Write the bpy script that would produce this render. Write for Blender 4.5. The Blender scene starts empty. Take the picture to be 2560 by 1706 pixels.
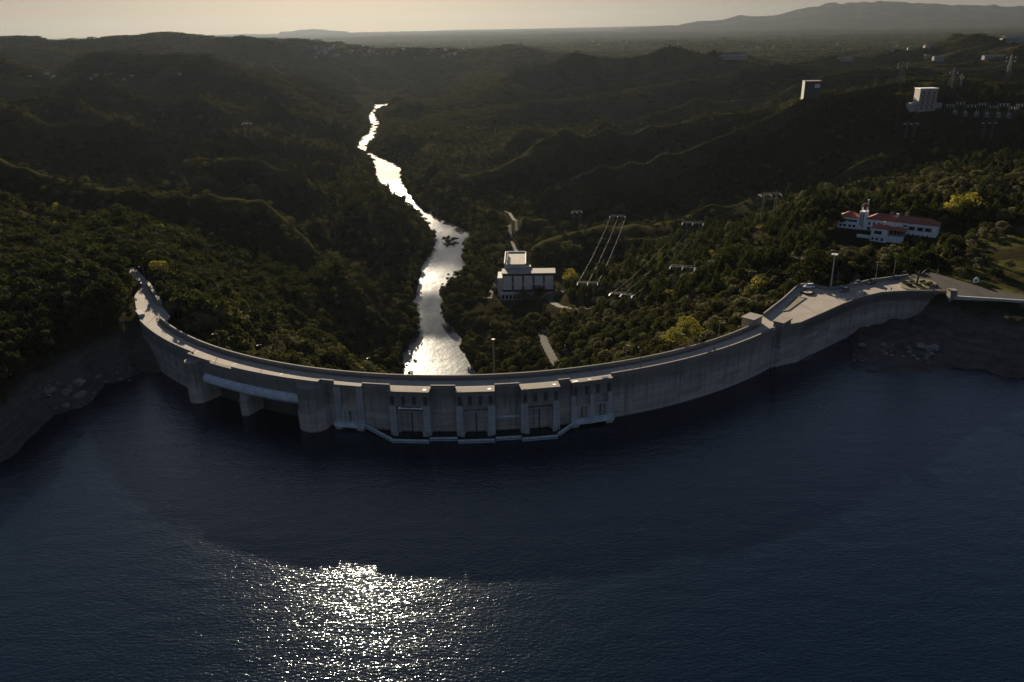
import bpy, bmesh, math, random
import numpy as np
from mathutils import Vector, Matrix
from mathutils.bvhtree import BVHTree
R = math.radians
rng = np.random.default_rng(7)
random.seed(7)
SC = bpy.context.scene
COL = SC.collection

# ------------------------------------------------------------------ camera
F = 1991.0; ROLL = R(1.15); PITCH = math.atan(787/F); ZC = 109.0
_f = np.array([0, math.cos(PITCH), -math.sin(PITCH)])
_u0 = np.array([0, math.sin(PITCH), math.cos(PITCH)]); _r0 = np.array([1., 0, 0])
_r = _r0*math.cos(ROLL) - _u0*math.sin(ROLL); _u = _u0*math.cos(ROLL) + _r0*math.sin(ROLL)
def _ray(u, v): return (u-1280)*_r + (853-v)*_u + F*_f
def at(u, v, z):            # survey point: sight line met with a level z
    d = _ray(u, v); k = (z-ZC)/d[2]; return np.array([d[0]*k, d[1]*k, z])
def atD(u, v, D):           # survey point: sight line at a distance D to the north
    d = _ray(u, v); k = D/d[1]; return np.array([d[0]*k, D, ZC+d[2]*k])
cam = bpy.data.cameras.new('camera'); camo = bpy.data.objects.new('camera', cam); COL.objects.link(camo)
cam.sensor_width = 36; cam.lens = 36*F/2560; cam.clip_end = 120000; cam.clip_start = 1
M = Matrix(((_r[0], _u[0], -_f[0], 0), (_r[1], _u[1], -_f[1], 0), (_r[2], _u[2], -_f[2], ZC), (0, 0, 0, 1)))
camo.matrix_world = M
SC.camera = camo

# ------------------------------------------------------------------ materials
def newmat(name):
    m = bpy.data.materials.new(name); m.use_nodes = True
    nt = m.node_tree; b = nt.nodes['Principled BSDF']; return m, nt, b
def N(nt, t, **kw):
    n = nt.nodes.new(t)
    for k, v in kw.items(): setattr(n, k, v)
    return n
def inp(n, **kw):
    for k, v in kw.items():
        n.inputs[k.replace('_', ' ')].default_value = v
def ramp(nt, fac, stops):
    n = N(nt, 'ShaderNodeValToRGB'); e = n.color_ramp.elements
    while len(e) < len(stops): e.new(0.5)
    for i, (p, c) in enumerate(stops):
        e[i].position = p; e[i].color = (*c, 1) if len(c) == 3 else c
    nt.links.new(fac, n.inputs[0]); return n.outputs[0]
def noise(nt, vec, scale, detail=4, rough=.55, out='Fac'):
    n = N(nt, 'ShaderNodeTexNoise'); inp(n, Scale=scale, Detail=detail, Roughness=rough)
    if vec is not None: nt.links.new(vec, n.inputs['Vector'])
    return n.outputs[out]
def mapping(nt, vec, sc=(1, 1, 1), rot=(0, 0, 0)):
    n = N(nt, 'ShaderNodeMapping'); n.inputs['Scale'].default_value = sc; n.inputs['Rotation'].default_value = rot
    nt.links.new(vec, n.inputs['Vector']); return n.outputs[0]
def mix(nt, fac, a, b, mode='MIX'):
    n = N(nt, 'ShaderNodeMix', data_type='RGBA', blend_type=mode)
    for s, x in ((n.inputs[0], fac), (n.inputs[6], a), (n.inputs[7], b)):
        if isinstance(x, (int, float)): s.default_value = x
        elif isinstance(x, tuple): s.default_value = (*x, 1) if len(x) == 3 else x
        else: nt.links.new(x, s)
    return n.outputs[2]
def math_(nt, op, a, b=None, clamp=False):
    n = N(nt, 'ShaderNodeMath', operation=op, use_clamp=clamp)
    for s, x in ((n.inputs[0], a), (n.inputs[1], b)):
        if x is None: continue
        if isinstance(x, (int, float)): s.default_value = x
        else: nt.links.new(x, s)
    return n.outputs[0]
def geopos(nt): return N(nt, 'ShaderNodeNewGeometry').outputs['Position']
def bump(nt, b, h, strength, dist):
    n = N(nt, 'ShaderNodeBump'); inp(n, Strength=strength, Distance=dist)
    nt.links.new(h, n.inputs['Height']); nt.links.new(n.outputs[0], b.inputs['Normal'])
def attr(nt, name, kind='GEOMETRY'):
    n = N(nt, 'ShaderNodeAttribute'); n.attribute_name = name; n.attribute_type = kind; return n.outputs['Fac']

def plain(name, col, rough=.6, var=.25, scale=.6, metallic=0.0):
    m, nt, b = newmat(name); p = geopos(nt)
    f = noise(nt, p, scale)
    c1 = tuple(c*(1-var) for c in col); c2 = tuple(min(1, c*(1+var)) for c in col)
    nt.links.new(ramp(nt, f, [(.3, c1), (.7, c2)]), b.inputs['Base Color'])
    inp(b, Roughness=rough, Metallic=metallic); return m

def concrete(name, base, stain=.55, lifts=True):
    m, nt, b = newmat(name); p = geopos(nt)
    big = noise(nt, mapping(nt, p, (.06, .06, .5)), 1.0, 5, .65)
    fine = noise(nt, p, 1.6, 5, .7)
    streak = noise(nt, mapping(nt, p, (.9, .9, .045)), 1.0, 4, .6)
    col = ramp(nt, big, [(.25, tuple(c*.72 for c in base)), (.75, tuple(c*1.22 for c in base))])
    col = mix(nt, math_(nt, 'MULTIPLY', ramp(nt, fine, [(.35, (1, 1, 1)), (.65, (0, 0, 0))]), .35), col, tuple(c*.6 for c in base))
    col = mix(nt, math_(nt, 'MULTIPLY', ramp(nt, streak, [(.5, (0, 0, 0)), (.72, (1, 1, 1))]), stain), col, (.055, .05, .045))
    if lifts:
        s = N(nt, 'ShaderNodeSeparateXYZ'); nt.links.new(p, s.inputs[0])
        fr = math_(nt, 'FRACT', math_(nt, 'DIVIDE', s.outputs[2], 1.5))
        line = math_(nt, 'LESS_THAN', fr, .09)
        wob = ramp(nt, noise(nt, mapping(nt, p, (.2, .2, .7)), 1.0), [(.4, (0, 0, 0)), (.6, (1, 1, 1))])
        col = mix(nt, math_(nt, 'MULTIPLY', math_(nt, 'MULTIPLY', line, wob), .8), col, tuple(c*.4 for c in base))
        vo = N(nt, 'ShaderNodeTexVoronoi'); nt.links.new(mapping(nt, p, (.13, .13, .66)), vo.inputs['Vector']); vo.inputs['Scale'].default_value = 1; vo.inputs['Randomness'].default_value = .35
        col = mix(nt, .45, col, mix(nt, 1.0, col, ramp(nt, vo.outputs['Color'], [(.15, (.62, .62, .62)), (.85, (1.3, 1.3, 1.3))]), 'MULTIPLY'))
        lowz = math_(nt, 'SUBTRACT', 1.0, math_(nt, 'MULTIPLY', math_(nt, 'ADD', s.outputs[2], math_(nt, 'MULTIPLY', fine, .8)), .5), True)
        col = mix(nt, math_(nt, 'MULTIPLY', lowz, .55), col, tuple(min(1, c*1.35) for c in base))
        wet = math_(nt, 'LESS_THAN', math_(nt, 'ADD', s.outputs[2], math_(nt, 'MULTIPLY', fine, .5)), .55)
        col = mix(nt, math_(nt, 'MULTIPLY', wet, .6), col, (.05, .047, .04))
        # weathered dark band of lichen on the upper metres, ragged
        zz = math_(nt, 'ADD', s.outputs[2], math_(nt, 'MULTIPLY', math_(nt, 'SUBTRACT', streak, .5), 7.0))
        hi = math_(nt, 'MULTIPLY', math_(nt, 'SUBTRACT', zz, 6.5), .22, clamp=True)
        col = mix(nt, math_(nt, 'MULTIPLY', hi, .62), col, (.075, .068, .055))
    nt.links.new(col, b.inputs['Base Color']); inp(b, Roughness=.9)
    bump(nt, b, fine, .4, .05); return m

CONC = concrete('weathered_concrete', (.355, .315, .265))
CONC_PALE = concrete('pale_concrete', (.36, .35, .33), .35, False)
CONC_TOP = concrete('parapet_concrete', (.21, .185, .155), .3, False)
CONC_ROOF = concrete('slab_concrete', (.20, .165, .125), .4, False)
BEAM = plain('painted_beam', (.42, .45, .48), .55, .3, .5)
BOOM = plain('boom_paint', (.40, .44, .47), .6, .3, 1.5)
STEEL = plain('grey_steel', (.22, .22, .22), .5, .2, 2, .4)
GALV = plain('galvanised_steel', (.15, .15, .145), .65, .2, 2, .2)
DARKST = plain('dark_steel', (.045, .042, .038), .6, .3)
WHITE = plain('white_paint', (.72, .70, .66), .6, .08)
LIME = plain('limewash', (.70, .70, .70), .8, .08)
OFFW = plain('offwhite_render', (.27, .26, .24), .8, .12)
DKWIN = plain('window_glass', (.015, .017, .02), .15, .2)
SHUT = plain('green_shutter', (.03, .045, .035), .6, .2)
ORANGE = plain('orange_panel', (.20, .075, .03), .7, .2)
TILE = plain('clay_tile', (.24, .065, .035), .85, .35, 1.2)
GREYB = plain('grey_cladding', (.055, .055, .055), .8, .2, .3)
PORC = plain('porcelain', (.85, .83, .78), .2, .03)
WOOD = plain('bark', (.06, .045, .032), .9, .3, 2)
TYRE = plain('tyre', (.02, .02, .02), .8, .1)
SKYLT = plain('roof_glazing', (.10, .14, .19), .2, .2)
FLATROOF = plain('flat_roof', (.34, .30, .24), .9, .15, .4)

def asphalt(name, col):
    m, nt, b = newmat(name); p = geopos(nt)
    a = noise(nt, p, .25, 6, .65); c = noise(nt, p, 4, 3)
    k = ramp(nt, a, [(.3, tuple(x*.75 for x in col)), (.7, tuple(x*1.2 for x in col))])
    k = mix(nt, .25, k, ramp(nt, c, [(.35, tuple(x*.6 for x in col)), (.65, tuple(x*1.35 for x in col))]))
    nt.links.new(k, b.inputs['Base Color']); inp(b, Roughness=.9); b.inputs['Specular IOR Level'].default_value = .22 if col[0] > .2 else .06; return m
ASPH = asphalt('crest_paving', (.29, .25, .21)); ROADM = asphalt('road_asphalt', (.06, .055, .048)); DIRT = asphalt('dirt_track', (.042, .035, .027))
WALK = asphalt('sidewalk_concrete', (.14, .12, .10))

def foliage(name, c1, c2, trans=.35):
    m, nt, b = newmat(name); oi = N(nt, 'ShaderNodeObjectInfo'); p = geopos(nt)
    f = math_(nt, 'ADD', math_(nt, 'MULTIPLY', oi.outputs['Random'], .65), math_(nt, 'MULTIPLY', noise(nt, p, .35, 3), .45))
    c = ramp(nt, f, [(.15, c1), (.85, c2)])
    nt.links.new(c, b.inputs['Base Color']); inp(b, Roughness=.65)
    b.inputs['Specular IOR Level'].default_value = 0
    t = N(nt, 'ShaderNodeBsdfTranslucent'); nt.links.new(mix(nt, 1.0, c, (1.05, 1.08, .6), 'MULTIPLY'), t.inputs['Color'])
    mx = N(nt, 'ShaderNodeMixShader'); mx.inputs[0].default_value = trans
    nt.links.new(b.outputs[0], mx.inputs[1]); nt.links.new(t.outputs[0], mx.inputs[2])
    nt.links.new(mx.outputs[0], nt.nodes['Material Output'].inputs[0]); return m
F_DARK = foliage('foliage_dark', (.020, .022, .010), (.050, .050, .020), .27)
F_OLIVE = foliage('foliage_olive', (.038, .040, .022), (.10, .095, .048), .27)
F_PINE = foliage('foliage_pine', (.018, .023, .010), (.042, .048, .017), .28)
F_YEL = foliage('foliage_yellow', (.12, .115, .028), (.21, .185, .045), .35)
F_SCRUB = foliage('foliage_scrub', (.020, .018, .010), (.052, .048, .021), .27)
F_GREY = foliage('foliage_greyish', (.075, .066, .048), (.15, .135, .10), .28)

# ------------------------------------------------------------------ mesh helpers
class MB:
    def __init__(s): s.v = []; s.f = []; s.m = []
    def add(s, vs, fs, mi=0):
        o = len(s.v); s.v += [tuple(map(float, p)) for p in vs]; s.f += [tuple(i+o for i in f) for f in fs]; s.m += [mi]*len(fs); return s
    def box(s, x0, x1, y0, y1, z0, z1, T=None, mi=0, taper=0.0):
        t = taper
        vs = [(x0, y0, z0), (x1, y0, z0), (x1, y1, z0), (x0, y1, z0), (x0+t, y0+t, z1), (x1-t, y0+t, z1), (x1-t, y1-t, z1), (x0+t, y1-t, z1)]
        if T is not None: vs = [tuple(T @ Vector(p)) for p in vs]
        return s.add(vs, [(3, 2, 1, 0), (4, 5, 6, 7), (0, 1, 5, 4), (1, 2, 6, 5), (2, 3, 7, 6), (3, 0, 4, 7)], mi)
    def tube(s, a, b, r0, r1=None, n=6, mi=0, cap=True):
        r1 = r0 if r1 is None else r1
        a = Vector(a); b = Vector(b); d = (b-a); L = d.length
        if L < 1e-6: return s
        d /= L; x = d.orthogonal().normalized(); y = d.cross(x)
        vs = []
        for c, rr in ((a, r0), (b, r1)):
            for i in range(n):
                q = 2*math.pi*i/n; vs.append(c + x*(rr*math.cos(q)) + y*(rr*math.sin(q)))
        fs = [(i, (i+1) % n, n+(i+1) % n, n+i) for i in range(n)]
        if cap: fs += [tuple(range(n-1, -1, -1)), tuple(range(n, 2*n))]
        return s.add(vs, fs, mi)
    def path(s, pts, r, n=4, mi=0):
        for a, b in zip(pts, pts[1:]): s.tube(a, b, r, r, n, mi)
        return s
    def prism(s, poly, z0, z1, T=None, mi=0):
        n = len(poly); area = sum(poly[i][0]*poly[(i+1) % n][1]-poly[(i+1) % n][0]*poly[i][1] for i in range(n))
        if area < 0: poly = poly[::-1]
        vs = [(p[0], p[1], z0) for p in poly] + [(p[0], p[1], z1) for p in poly]
        if T is not None: vs = [tuple(T @ Vector(p)) for p in vs]
        return s.add(vs, [tuple(range(n-1, -1, -1)), tuple(range(n, 2*n))] + [(i, (i+1) % n, n+(i+1) % n, n+i) for i in range(n)], mi)
    def sweep(s, rings, closed_ends=True, mi=0):
        n = len(rings[0]); vs = [p for r in rings for p in r]; fs = []
        for k in range(len(rings)-1):
            for i in range(n):
                j = (i+1) % n; fs.append((k*n+i, k*n+j, (k+1)*n+j, (k+1)*n+i))
        if closed_ends: fs += [tuple(range(n-1, -1, -1)), tuple(range((len(rings)-1)*n, len(rings)*n))]
        return s.add(vs, fs, mi)
    def build(s, name, mats, parent=None, smooth=False, fixn=True):
        me = bpy.data.meshes.new(name); me.from_pydata(s.v, [], s.f)
        for m in (mats if isinstance(mats, (list, tuple)) else [mats]): me.materials.append(m)
        if any(s.m): me.polygons.foreach_set('material_index', s.m)
        if fixn:
            bm = bmesh.new(); bm.from_mesh(me); bmesh.ops.recalc_face_normals(bm, faces=bm.faces); bm.to_mesh(me); bm.free()
        if smooth: me.polygons.foreach_set('use_smooth', [True]*len(me.polygons))
        me.update(); o = bpy.data.objects.new(name, me); COL.objects.link(o)
        if parent is not None: o.parent = parent
        return o
def tag(o, label=None, cat=None, group=None, kind=None):
    for k, v in (('label', label), ('category', cat), ('group', group), ('kind', kind)):
        if v: o[k] = v
    return o
def thing(name, label, cat, loc=(0, 0, 0), rz=0, group=None):
    o = bpy.data.objects.new(name, None); COL.objects.link(o); o.location = loc; o.rotation_euler = (0, 0, rz)
    o.empty_display_size = .5
    return tag(o, label, cat, group)
def copy_tree(o, parent=None):
    c = o.copy(); COL.objects.link(c); c.parent = parent
    for ch in list(o.children): copy_tree(ch, c)
    return c

# ------------------------------------------------------------------ dam line
CX, CY, RU, RD = -13.8, 349.5, 144.4, 137.9
ZR = 14.0                          # crest roadway level
def arc(phi, r, z=0.0):
    a = R(phi); return (CX + r*math.sin(a), CY - r*math.cos(a), z)
def frame(phi, r=RU):              # local axes: x along the wall, y outward (upstream), z up
    a = R(phi); t = Vector((math.cos(a), math.sin(a), 0)); n = Vector((math.sin(a), -math.cos(a), 0)); o = Vector(arc(phi, r))
    return Matrix(((t.x, n.x, 0, o.x), (t.y, n.y, 0, o.y), (0, 0, 1, 0), (0, 0, 0, 1)))
P0, P1 = -55.0, 44.2
SP0, SP1 = -37.4, -17.0            # spillway section
U2 = [at(u, v, 14.9)[:2] for u, v in [(2003, 805), (2065, 778), (2110, 758), (2157, 741), (2204, 730), (2274, 726), (2369, 726)]]
W2 = [at(u, v, 15.1)[:2] for u, v in [(1908, 783), (1956, 746), (1992, 713), (2011, 708), (2036, 711), (2076, 719), (2113, 713), (2168, 700), (2230, 691), (2270, 686)]]
yl = [(-2500, 330), (-400, 330), (-150, 285)] + [arc(p, 142)[:2] for p in np.linspace(P0, P1, 60)] + [(p[0], p[1]+1) for p in U2] + [(200, 300), (420, 330), (2500, 330)]
YLX = np.array([p[0] for p in yl]); YLY = np.array([p[1] for p in yl])
def lakeside(x, y): return y < np.interp(x, YLX, YLY)

# ------------------------------------------------------------------ terrain
ZRIV = -65.0
riv_l = [(1000, 975), (1006, 930), (1001, 881), (1050, 827), (1036, 772), (1030, 734), (1050, 690), (1056, 653), (1086, 620), (1083, 593), (1056, 549), (1018, 511), (975, 487), (948, 462), (938, 445), (936, 425), (928, 398), (905, 381), (872, 366), (878, 357), (905, 341), (922, 330), (926, 316), (921, 300), (917, 290), (930, 275), (934, 262)]
riv_r = [(985, 257), (990, 264), (968, 269), (947, 276), (940, 288), (946, 303), (956, 310), (946, 320), (941, 335), (941, 350), (925, 362), (915, 372), (945, 390), (975, 402), (1000, 415), (1005, 450), (1014, 476), (1032, 500), (1050, 518), (1100, 548), (1150, 562), (1180, 587), (1157, 642), (1180, 674), (1136, 707), (1102, 729), (1113, 805), (1163, 849), (1157, 870), (1195, 925), (1200, 975)]
RIV = np.array([at(u, v, ZRIV)[:2] for u, v in riv_l + riv_r])

def resamp_px(rp):
    out = [rp[0]]
    for a, b in zip(rp, rp[1:]): out += [tuple((np.array(a)+np.array(b))/2), b]
    return out
ctrl = []
def A(u, v, D): ctrl.append(atD(u, v, D))
def Z(u, v, z): ctrl.append(at(u, v, z))
def W(x, y, z): ctrl.append(np.array([x, y, z], float))
# lake shores and bed
for u, v in [(0, 1153), (65, 1099), (141, 1028), (250, 957), (340, 930), (392, 927), (2018, 911), (2060, 905), (2110, 909), (2226, 921), (2336, 925), (2350, 907), (2450, 920), (2560, 937), (2700, 965)]: Z(u, v, 0)
for x, y, z in [(-100, 185, -12), (0, 185, -22), (100, 205, -16), (0, 120, -24), (150, 215, -9), (-165, 120, -8), (210, 180, -10), (-60, 60, -24), (80, 60, -24), (-200, 60, -12), (260, 100, -10), (0, -60, -25), (45, 205, -16), (-80, 205, -12), (92, 239, -7), (85, 231, -10), (99, 246, -3.5), (108, 250, -1.5), (105, 243, -4), (118, 254, .8), (128, 254, 1.5), (138, 256, 2.2), (124, 262, 3.0), (132, 266, 4.5), (95, 225, -11), (-190, 190, 8), (240, 235, 8), (300, 215, 12), (-230, 130, 12)]: W(x, y, z)
for u, v, z in [(0, 1010, 11), (110, 940, 10), (200, 890, 11), (300, 830, 12.5), (345, 745, 13.8), (2130, 885, 1.2), (2230, 890, 2), (2330, 890, 2.5), (2300, 830, 6.5), (2450, 860, 6), (2560, 880, 6), (2560, 800, 11.5), (2400, 790, 11)]: Z(u, v, z)
_u2 = [2003, 2065, 2110, 2157, 2204, 2274, 2369]
for u, v in [(2018, 911), (2055, 897), (2087, 881), (2120, 856), (2175, 826), (2248, 800), (2300, 782), (2372, 758)]:
    D = float(np.interp(u, _u2, [p[1] for p in U2])); q = atD(u, v, D); W(q[0], q[1]-1.2, q[2]); W(q[0]-1.5, q[1]-8, max(q[2]-3.0, .9) if u > 2100 else q[2]-2.5)
# feet of the dam on the valley side
for p, z in [(-50, 9), (-44, 4), (-38, -3), (-32, -11), (-26, -22), (-20, -36), (-12, -56), (-4, -66), (4, -66), (11, -62), (18, -50), (25, -30), (32, -12), (38, -4), (44, 1)]: W(*arc(p, 124)[:2], z)
# left of the valley
for a in [(345, 655, 352), (250, 690, 300), (150, 620, 380), (0, 500, 430), (0, 740, 275), (100, 800, 262), (480, 705, 345), (600, 790, 336), (740, 875, 322), (820, 905, 312), (560, 700, 405), (660, 680, 440), (750, 760, 395), (880, 860, 378), (950, 800, 415),
          (65, 424, 520), (218, 451, 520), (359, 468, 520), (522, 473, 520), (653, 490, 525), (760, 590, 505), (850, 690, 455), (930, 755, 440), (0, 395, 560), (300, 540, 440), (430, 600, 420),
          (120, 380, 620), (300, 400, 660), (500, 410, 680), (640, 440, 660), (800, 540, 565), (960, 580, 600), (900, 500, 690), (750, 430, 735), (550, 340, 820), (300, 330, 830), (60, 320, 830),
          (840, 400, 900), (700, 330, 1050), (500, 270, 1080), (250, 265, 1080), (0, 260, 1080), (860, 330, 1200), (760, 265, 1400), (600, 215, 1350), (400, 200, 1350), (150, 200, 1350), (0, 200, 1400),
          (898, 262, 1800), (830, 232, 1900), (762, 203, 1750), (653, 171, 1600), (540, 160, 1750), (380, 141, 1900), (200, 150, 1850), (0, 158, 1800),
          (0, 103, 3100), (140, 100, 3100), (290, 94, 3050), (390, 89, 2950), (440, 95, 3000), (560, 99, 3200), (700, 97, 3600), (0, 120, 2600), (300, 118, 2500), (550, 125, 2500), (750, 150, 2500), (850, 180, 2600)]: A(*a)
for u, D, z in [(660, 560, -18), (500, 590, 6), (300, 590, 12), (820, 570, -45), (600, 950, 8), (300, 950, 12), (400, 2150, 18), (100, 2150, 20), (650, 1850, 2), (800, 2100, -15)]:
    W(D*(u-1280)/2030, D, z)
# right of the valley
for a in [(1290, 778, 490), (1225, 775, 495), (1340, 762, 490), (1385, 735, 495), (1330, 830, 432), (1400, 880, 385), (1440, 800, 425), (1600, 800, 372), (1720, 720, 372), (1850, 700, 345), (1640, 640, 470), (1900, 620, 392), (1500, 680, 490), (1780, 640, 420),
          (1358, 580, 610), (1430, 540, 625), (1512, 502, 640), (1660, 468, 650), (1780, 440, 640), (2000, 378, 630), (2160, 347, 640), (1500, 612, 590), (1650, 600, 550), (1800, 560, 520), (1960, 520, 480), (2060, 470, 470), (1330, 610, 600),
          (2144, 570, 388), (2250, 580, 382), (2340, 592, 372), (2215, 606, 362), (2050, 560, 400), (2150, 640, 335), (2050, 690, 310), (2450, 610, 345), (2560, 590, 345), (2400, 690, 305), (2560, 690, 300), (2400, 500, 420), (2560, 520, 400), (2400, 420, 500), (2560, 400, 520), (2700, 560, 350),
          (1240, 500, 725), (1300, 533, 700), (1400, 488, 750), (1500, 455, 800), (1650, 410, 830), (1420, 545, 700), (1560, 490, 720), (1210, 432, 895), (1300, 405, 925), (1415, 382, 985), (1620, 353, 1050), (1330, 450, 835), (1550, 420, 920), (1800, 380, 800),
          (1100, 400, 1000), (1080, 340, 1210), (1300, 340, 1120), (1480, 318, 1225), (1740, 267, 1400), (1960, 245, 1400), (1500, 345, 1150), (1750, 310, 1150), (1900, 300, 1050),
          (2028, 243, 1010), (2318, 278, 905), (2480, 285, 870), (2300, 320, 780), (2450, 330, 720), (2200, 262, 1000),
          (1000, 280, 1740), (1120, 240, 1900), (1250, 215, 1800), (1443, 155, 2050), (1661, 141, 2150), (1933, 141, 2150), (2096, 160, 2000), (1350, 190, 1900), (1700, 190, 1750), (1900, 200, 1600), (2250, 190, 1500), (2450, 200, 1350), (2560, 215, 1250),
          (1290, 178, 2400), (1100, 200, 2500), (960, 235, 2500), (1040, 131, 3000), (1190, 126, 3200), (1290, 119, 3400), (950, 160, 2900), (1450, 119, 5300), (1700, 105, 6000), (1900, 112, 5200), (2200, 138, 3200), (2420, 104, 2500), (2520, 110, 2450), (2350, 118, 2450), (2300, 120, 4200), (2560, 150, 1900)]: A(*a)
for u, D, z in [(1480, 2450, -28), (1660, 2550, -24), (1930, 2550, -24), (2080, 2400, -20), (1300, 4400, -28), (1000, 4400, -25), (1150, 2700, -28), (1190, 3700, -22), (2200, 720, 14), (1000, 2600, -32), (1500, 3800, -32), (1900, 3600, -30), (2420, 3000, -14), (2540, 3000, -12), (800, 2300, -18), (560, 2150, 10)]:
    W(D*(u-1280)/2030, D, z)
RPIX = [
    [(-60, 400, 540), (65, 424, 520), (218, 451, 520), (359, 468, 520), (522, 473, 520), (653, 490, 525), (760, 590, 505)],
    [(1358, 580, 610), (1430, 540, 625), (1512, 502, 640), (1660, 468, 650), (1780, 440, 640), (2000, 378, 630), (2160, 347, 640)],
    [(1300, 533, 700), (1400, 488, 750), (1500, 455, 800), (1650, 410, 830)],
    [(1210, 432, 895), (1300, 405, 925), (1415, 382, 985), (1620, 353, 1050)],
    [(1300, 340, 1120), (1480, 318, 1225), (1740, 267, 1400), (1960, 245, 1400)],
    [(1260, 565, 700), (1420, 510, 720), (1560, 445, 740)],
    [(400, 262, 1150), (577, 262, 1150), (685, 262, 1200), (780, 300, 1250)],
    [(100, 335, 850), (300, 352, 830), (490, 389, 760), (600, 412, 740), (720, 470, 700)]]
for k_, rp in enumerate(RPIX):
    up_, dn_ = ((34, 22), (62, 34), (36, 24), (58, 32), (100, 42), (30, 20), (85, 34), (52, 26))[k_]
    for u, v, D in resamp_px(rp):
        q = atD(u, v, D); ctrl.append(q); W(q[0], q[1]+up_, q[2]-dn_); W(q[0]*(1-up_*.9/q[1]), q[1]-up_*.9, q[2]-dn_*.85)
for u in range(-700, 3400, 400):
    for D, z in ((6200, -30), (9000, -30), (16000, -22), (30000, 0)): W(D*(u-1280)/2040, D, z + 8*math.sin(u*.7+D))
for D, zl, zr in [(260, 14, 12), (420, 32, 22), (700, 35, 28), (1200, 45, 25), (2000, 60, 35), (3200, 95, 30)]:
    W(-D*1.15, D, zl); W(D*1.15, D, zr); W(-D*2.2, D, zl); W(D*2.2, D, zr)
ctrl = np.array(ctrl)
def warp(x, y): return np.stack([np.arctan2(x, np.maximum(y, 1e-3)+90)*2.6, np.log(np.hypot(x, y+90)+20)*1.15], -1)
_cp = warp(ctrl[:, 0], ctrl[:, 1]); _n = len(_cp); CQ = .02
def _ker(d2): return np.sqrt(d2 + CQ*CQ)
_K = _ker(((_cp[:, None]-_cp[None])**2).sum(-1)) - np.eye(_n)*.006
_Pm = np.c_[np.ones(_n), _cp]
_S = np.block([[_K, _Pm], [_Pm.T, np.zeros((3, 3))]])
_wt = np.linalg.lstsq(_S, np.r_[ctrl[:, 2], 0, 0, 0], rcond=None)[0]
def base_z(x, y):
    x = np.asarray(x, float).ravel(); y = np.asarray(y, float).ravel(); out = np.empty_like(x)
    for i in range(0, len(x), 20000):
        p = warp(x[i:i+20000], y[i:i+20000])
        d2 = ((p[:, None]-_cp[None])**2).sum(-1)
        out[i:i+20000] = _ker(d2) @ _wt[:_n] + _wt[_n] + p @ _wt[_n+1:]
    return out
_perm = np.random.default_rng(3).permutation(4096); _val = np.random.default_rng(4).uniform(-1, 1, 4096)
def vnoise(x, y):
    xi = np.floor(x).astype(int); yi = np.floor(y).astype(int); fx = x-xi; fy = y-yi
    fx = fx*fx*fx*(fx*(fx*6-15)+10); fy = fy*fy*fy*(fy*(fy*6-15)+10)
    h = lambda a, b: _val[_perm[(_perm[a & 4095] + b) & 4095]]
    return (h(xi, yi)*(1-fx)+h(xi+1, yi)*fx)*(1-fy) + (h(xi, yi+1)*(1-fx)+h(xi+1, yi+1)*fx)*fy
def sstep(a, b, x): t = np.clip((x-a)/(b-a), 0, 1); return t*t*(3-2*t)
def seg_dist(x, y, poly, closed=True, vals=None):
    best = np.full(x.shape, 1e9); bv = np.zeros(x.shape); n = len(poly)
    for i in range(n if closed else n-1):
        a = poly[i]; b = poly[(i+1) % n]; dx, dy = b[0]-a[0], b[1]-a[1]; L = dx*dx+dy*dy+1e-9
        t = np.clip(((x-a[0])*dx+(y-a[1])*dy)/L, 0, 1); d = np.hypot(x-a[0]-t*dx, y-a[1]-t*dy)
        k = d < best; best = np.where(k, d, best)
        if vals is not None: bv = np.where(k, vals[i]*(1-t)+vals[(i+1) % n]*t, bv)
    return (best, bv) if vals is not None else best
def inside(x, y, poly):
    c = np.zeros(x.shape, bool); n = len(poly)
    for i in range(n):
        x1, y1 = poly[i][:2]; x2, y2 = poly[(i+1) % n][:2]
        k = ((y1 > y) != (y2 > y)) & (x < (x2-x1)*(y-y1)/((y2-y1) if abs(y2-y1) > 1e-9 else 1e-9)+x1); c ^= k
    return c
# level places: (polygon, level, blend)
PLAZA = [arc(P1-1, 143)[:2]] + list(map(tuple, U2)) + list(map(tuple, W2[::-1])) + [arc(P1-1, 138)[:2]]
ROADR = [tuple(at(u, v, ZR)[:2]) for u, v in [(2366, 737), (2387, 741), (2470, 746), (2560, 752), (2720, 764), (2720, 745), (2560, 738), (2470, 722), (2400, 702), (2352, 688), (2325, 681), (2288, 685), (2262, 692)]]
YARD = [tuple(at(u, v, -61)[:2]) for u, v in [(1212, 775), (1222, 742), (1250, 735), (1300, 745), (1290, 775), (1240, 780)]]
BAY = [tuple(at(u, v, -61)[:2]) for u, v in [(1240, 748), (1400, 742), (1400, 690), (1240, 690)]]
ROADL = [tuple(at(u, v, ZR)[:2]) for u, v in [(352, 800), (340, 770), (336, 742), (350, 715), (330, 690), (318, 672), (335, 668), (352, 684), (372, 706), (398, 752), (425, 792), (400, 820)]]
_va = at(2144, 570, 12)[:2]; _vb = at(2340, 592, 12)[:2]; _vd = (_vb-_va)/np.linalg.norm(_vb-_va); _vn = np.array([-_vd[1], _vd[0]])
def vloc(a, b): return tuple(_va+_vd*a+_vn*b)
VFRONT = [vloc(-2, -34), vloc(36, -34), vloc(34, -9.5), vloc(0, -9.5)]; VBASE = [vloc(-13, -2), vloc(45, -2), vloc(45, 12), vloc(-13, 12)]
LEVELS = [(VBASE, 11.4, 8), (VFRONT, 7.2, 9), (PLAZA, 12.6, 7), (ROADR, ZR-.35, 8), (YARD, -61.3, 8), (BAY, -61.5, 6), (ROADL, ZR-.35, 6)]
def draw_path(pix): return np.array([atD(*p)[:2] for p in pix])
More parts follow.
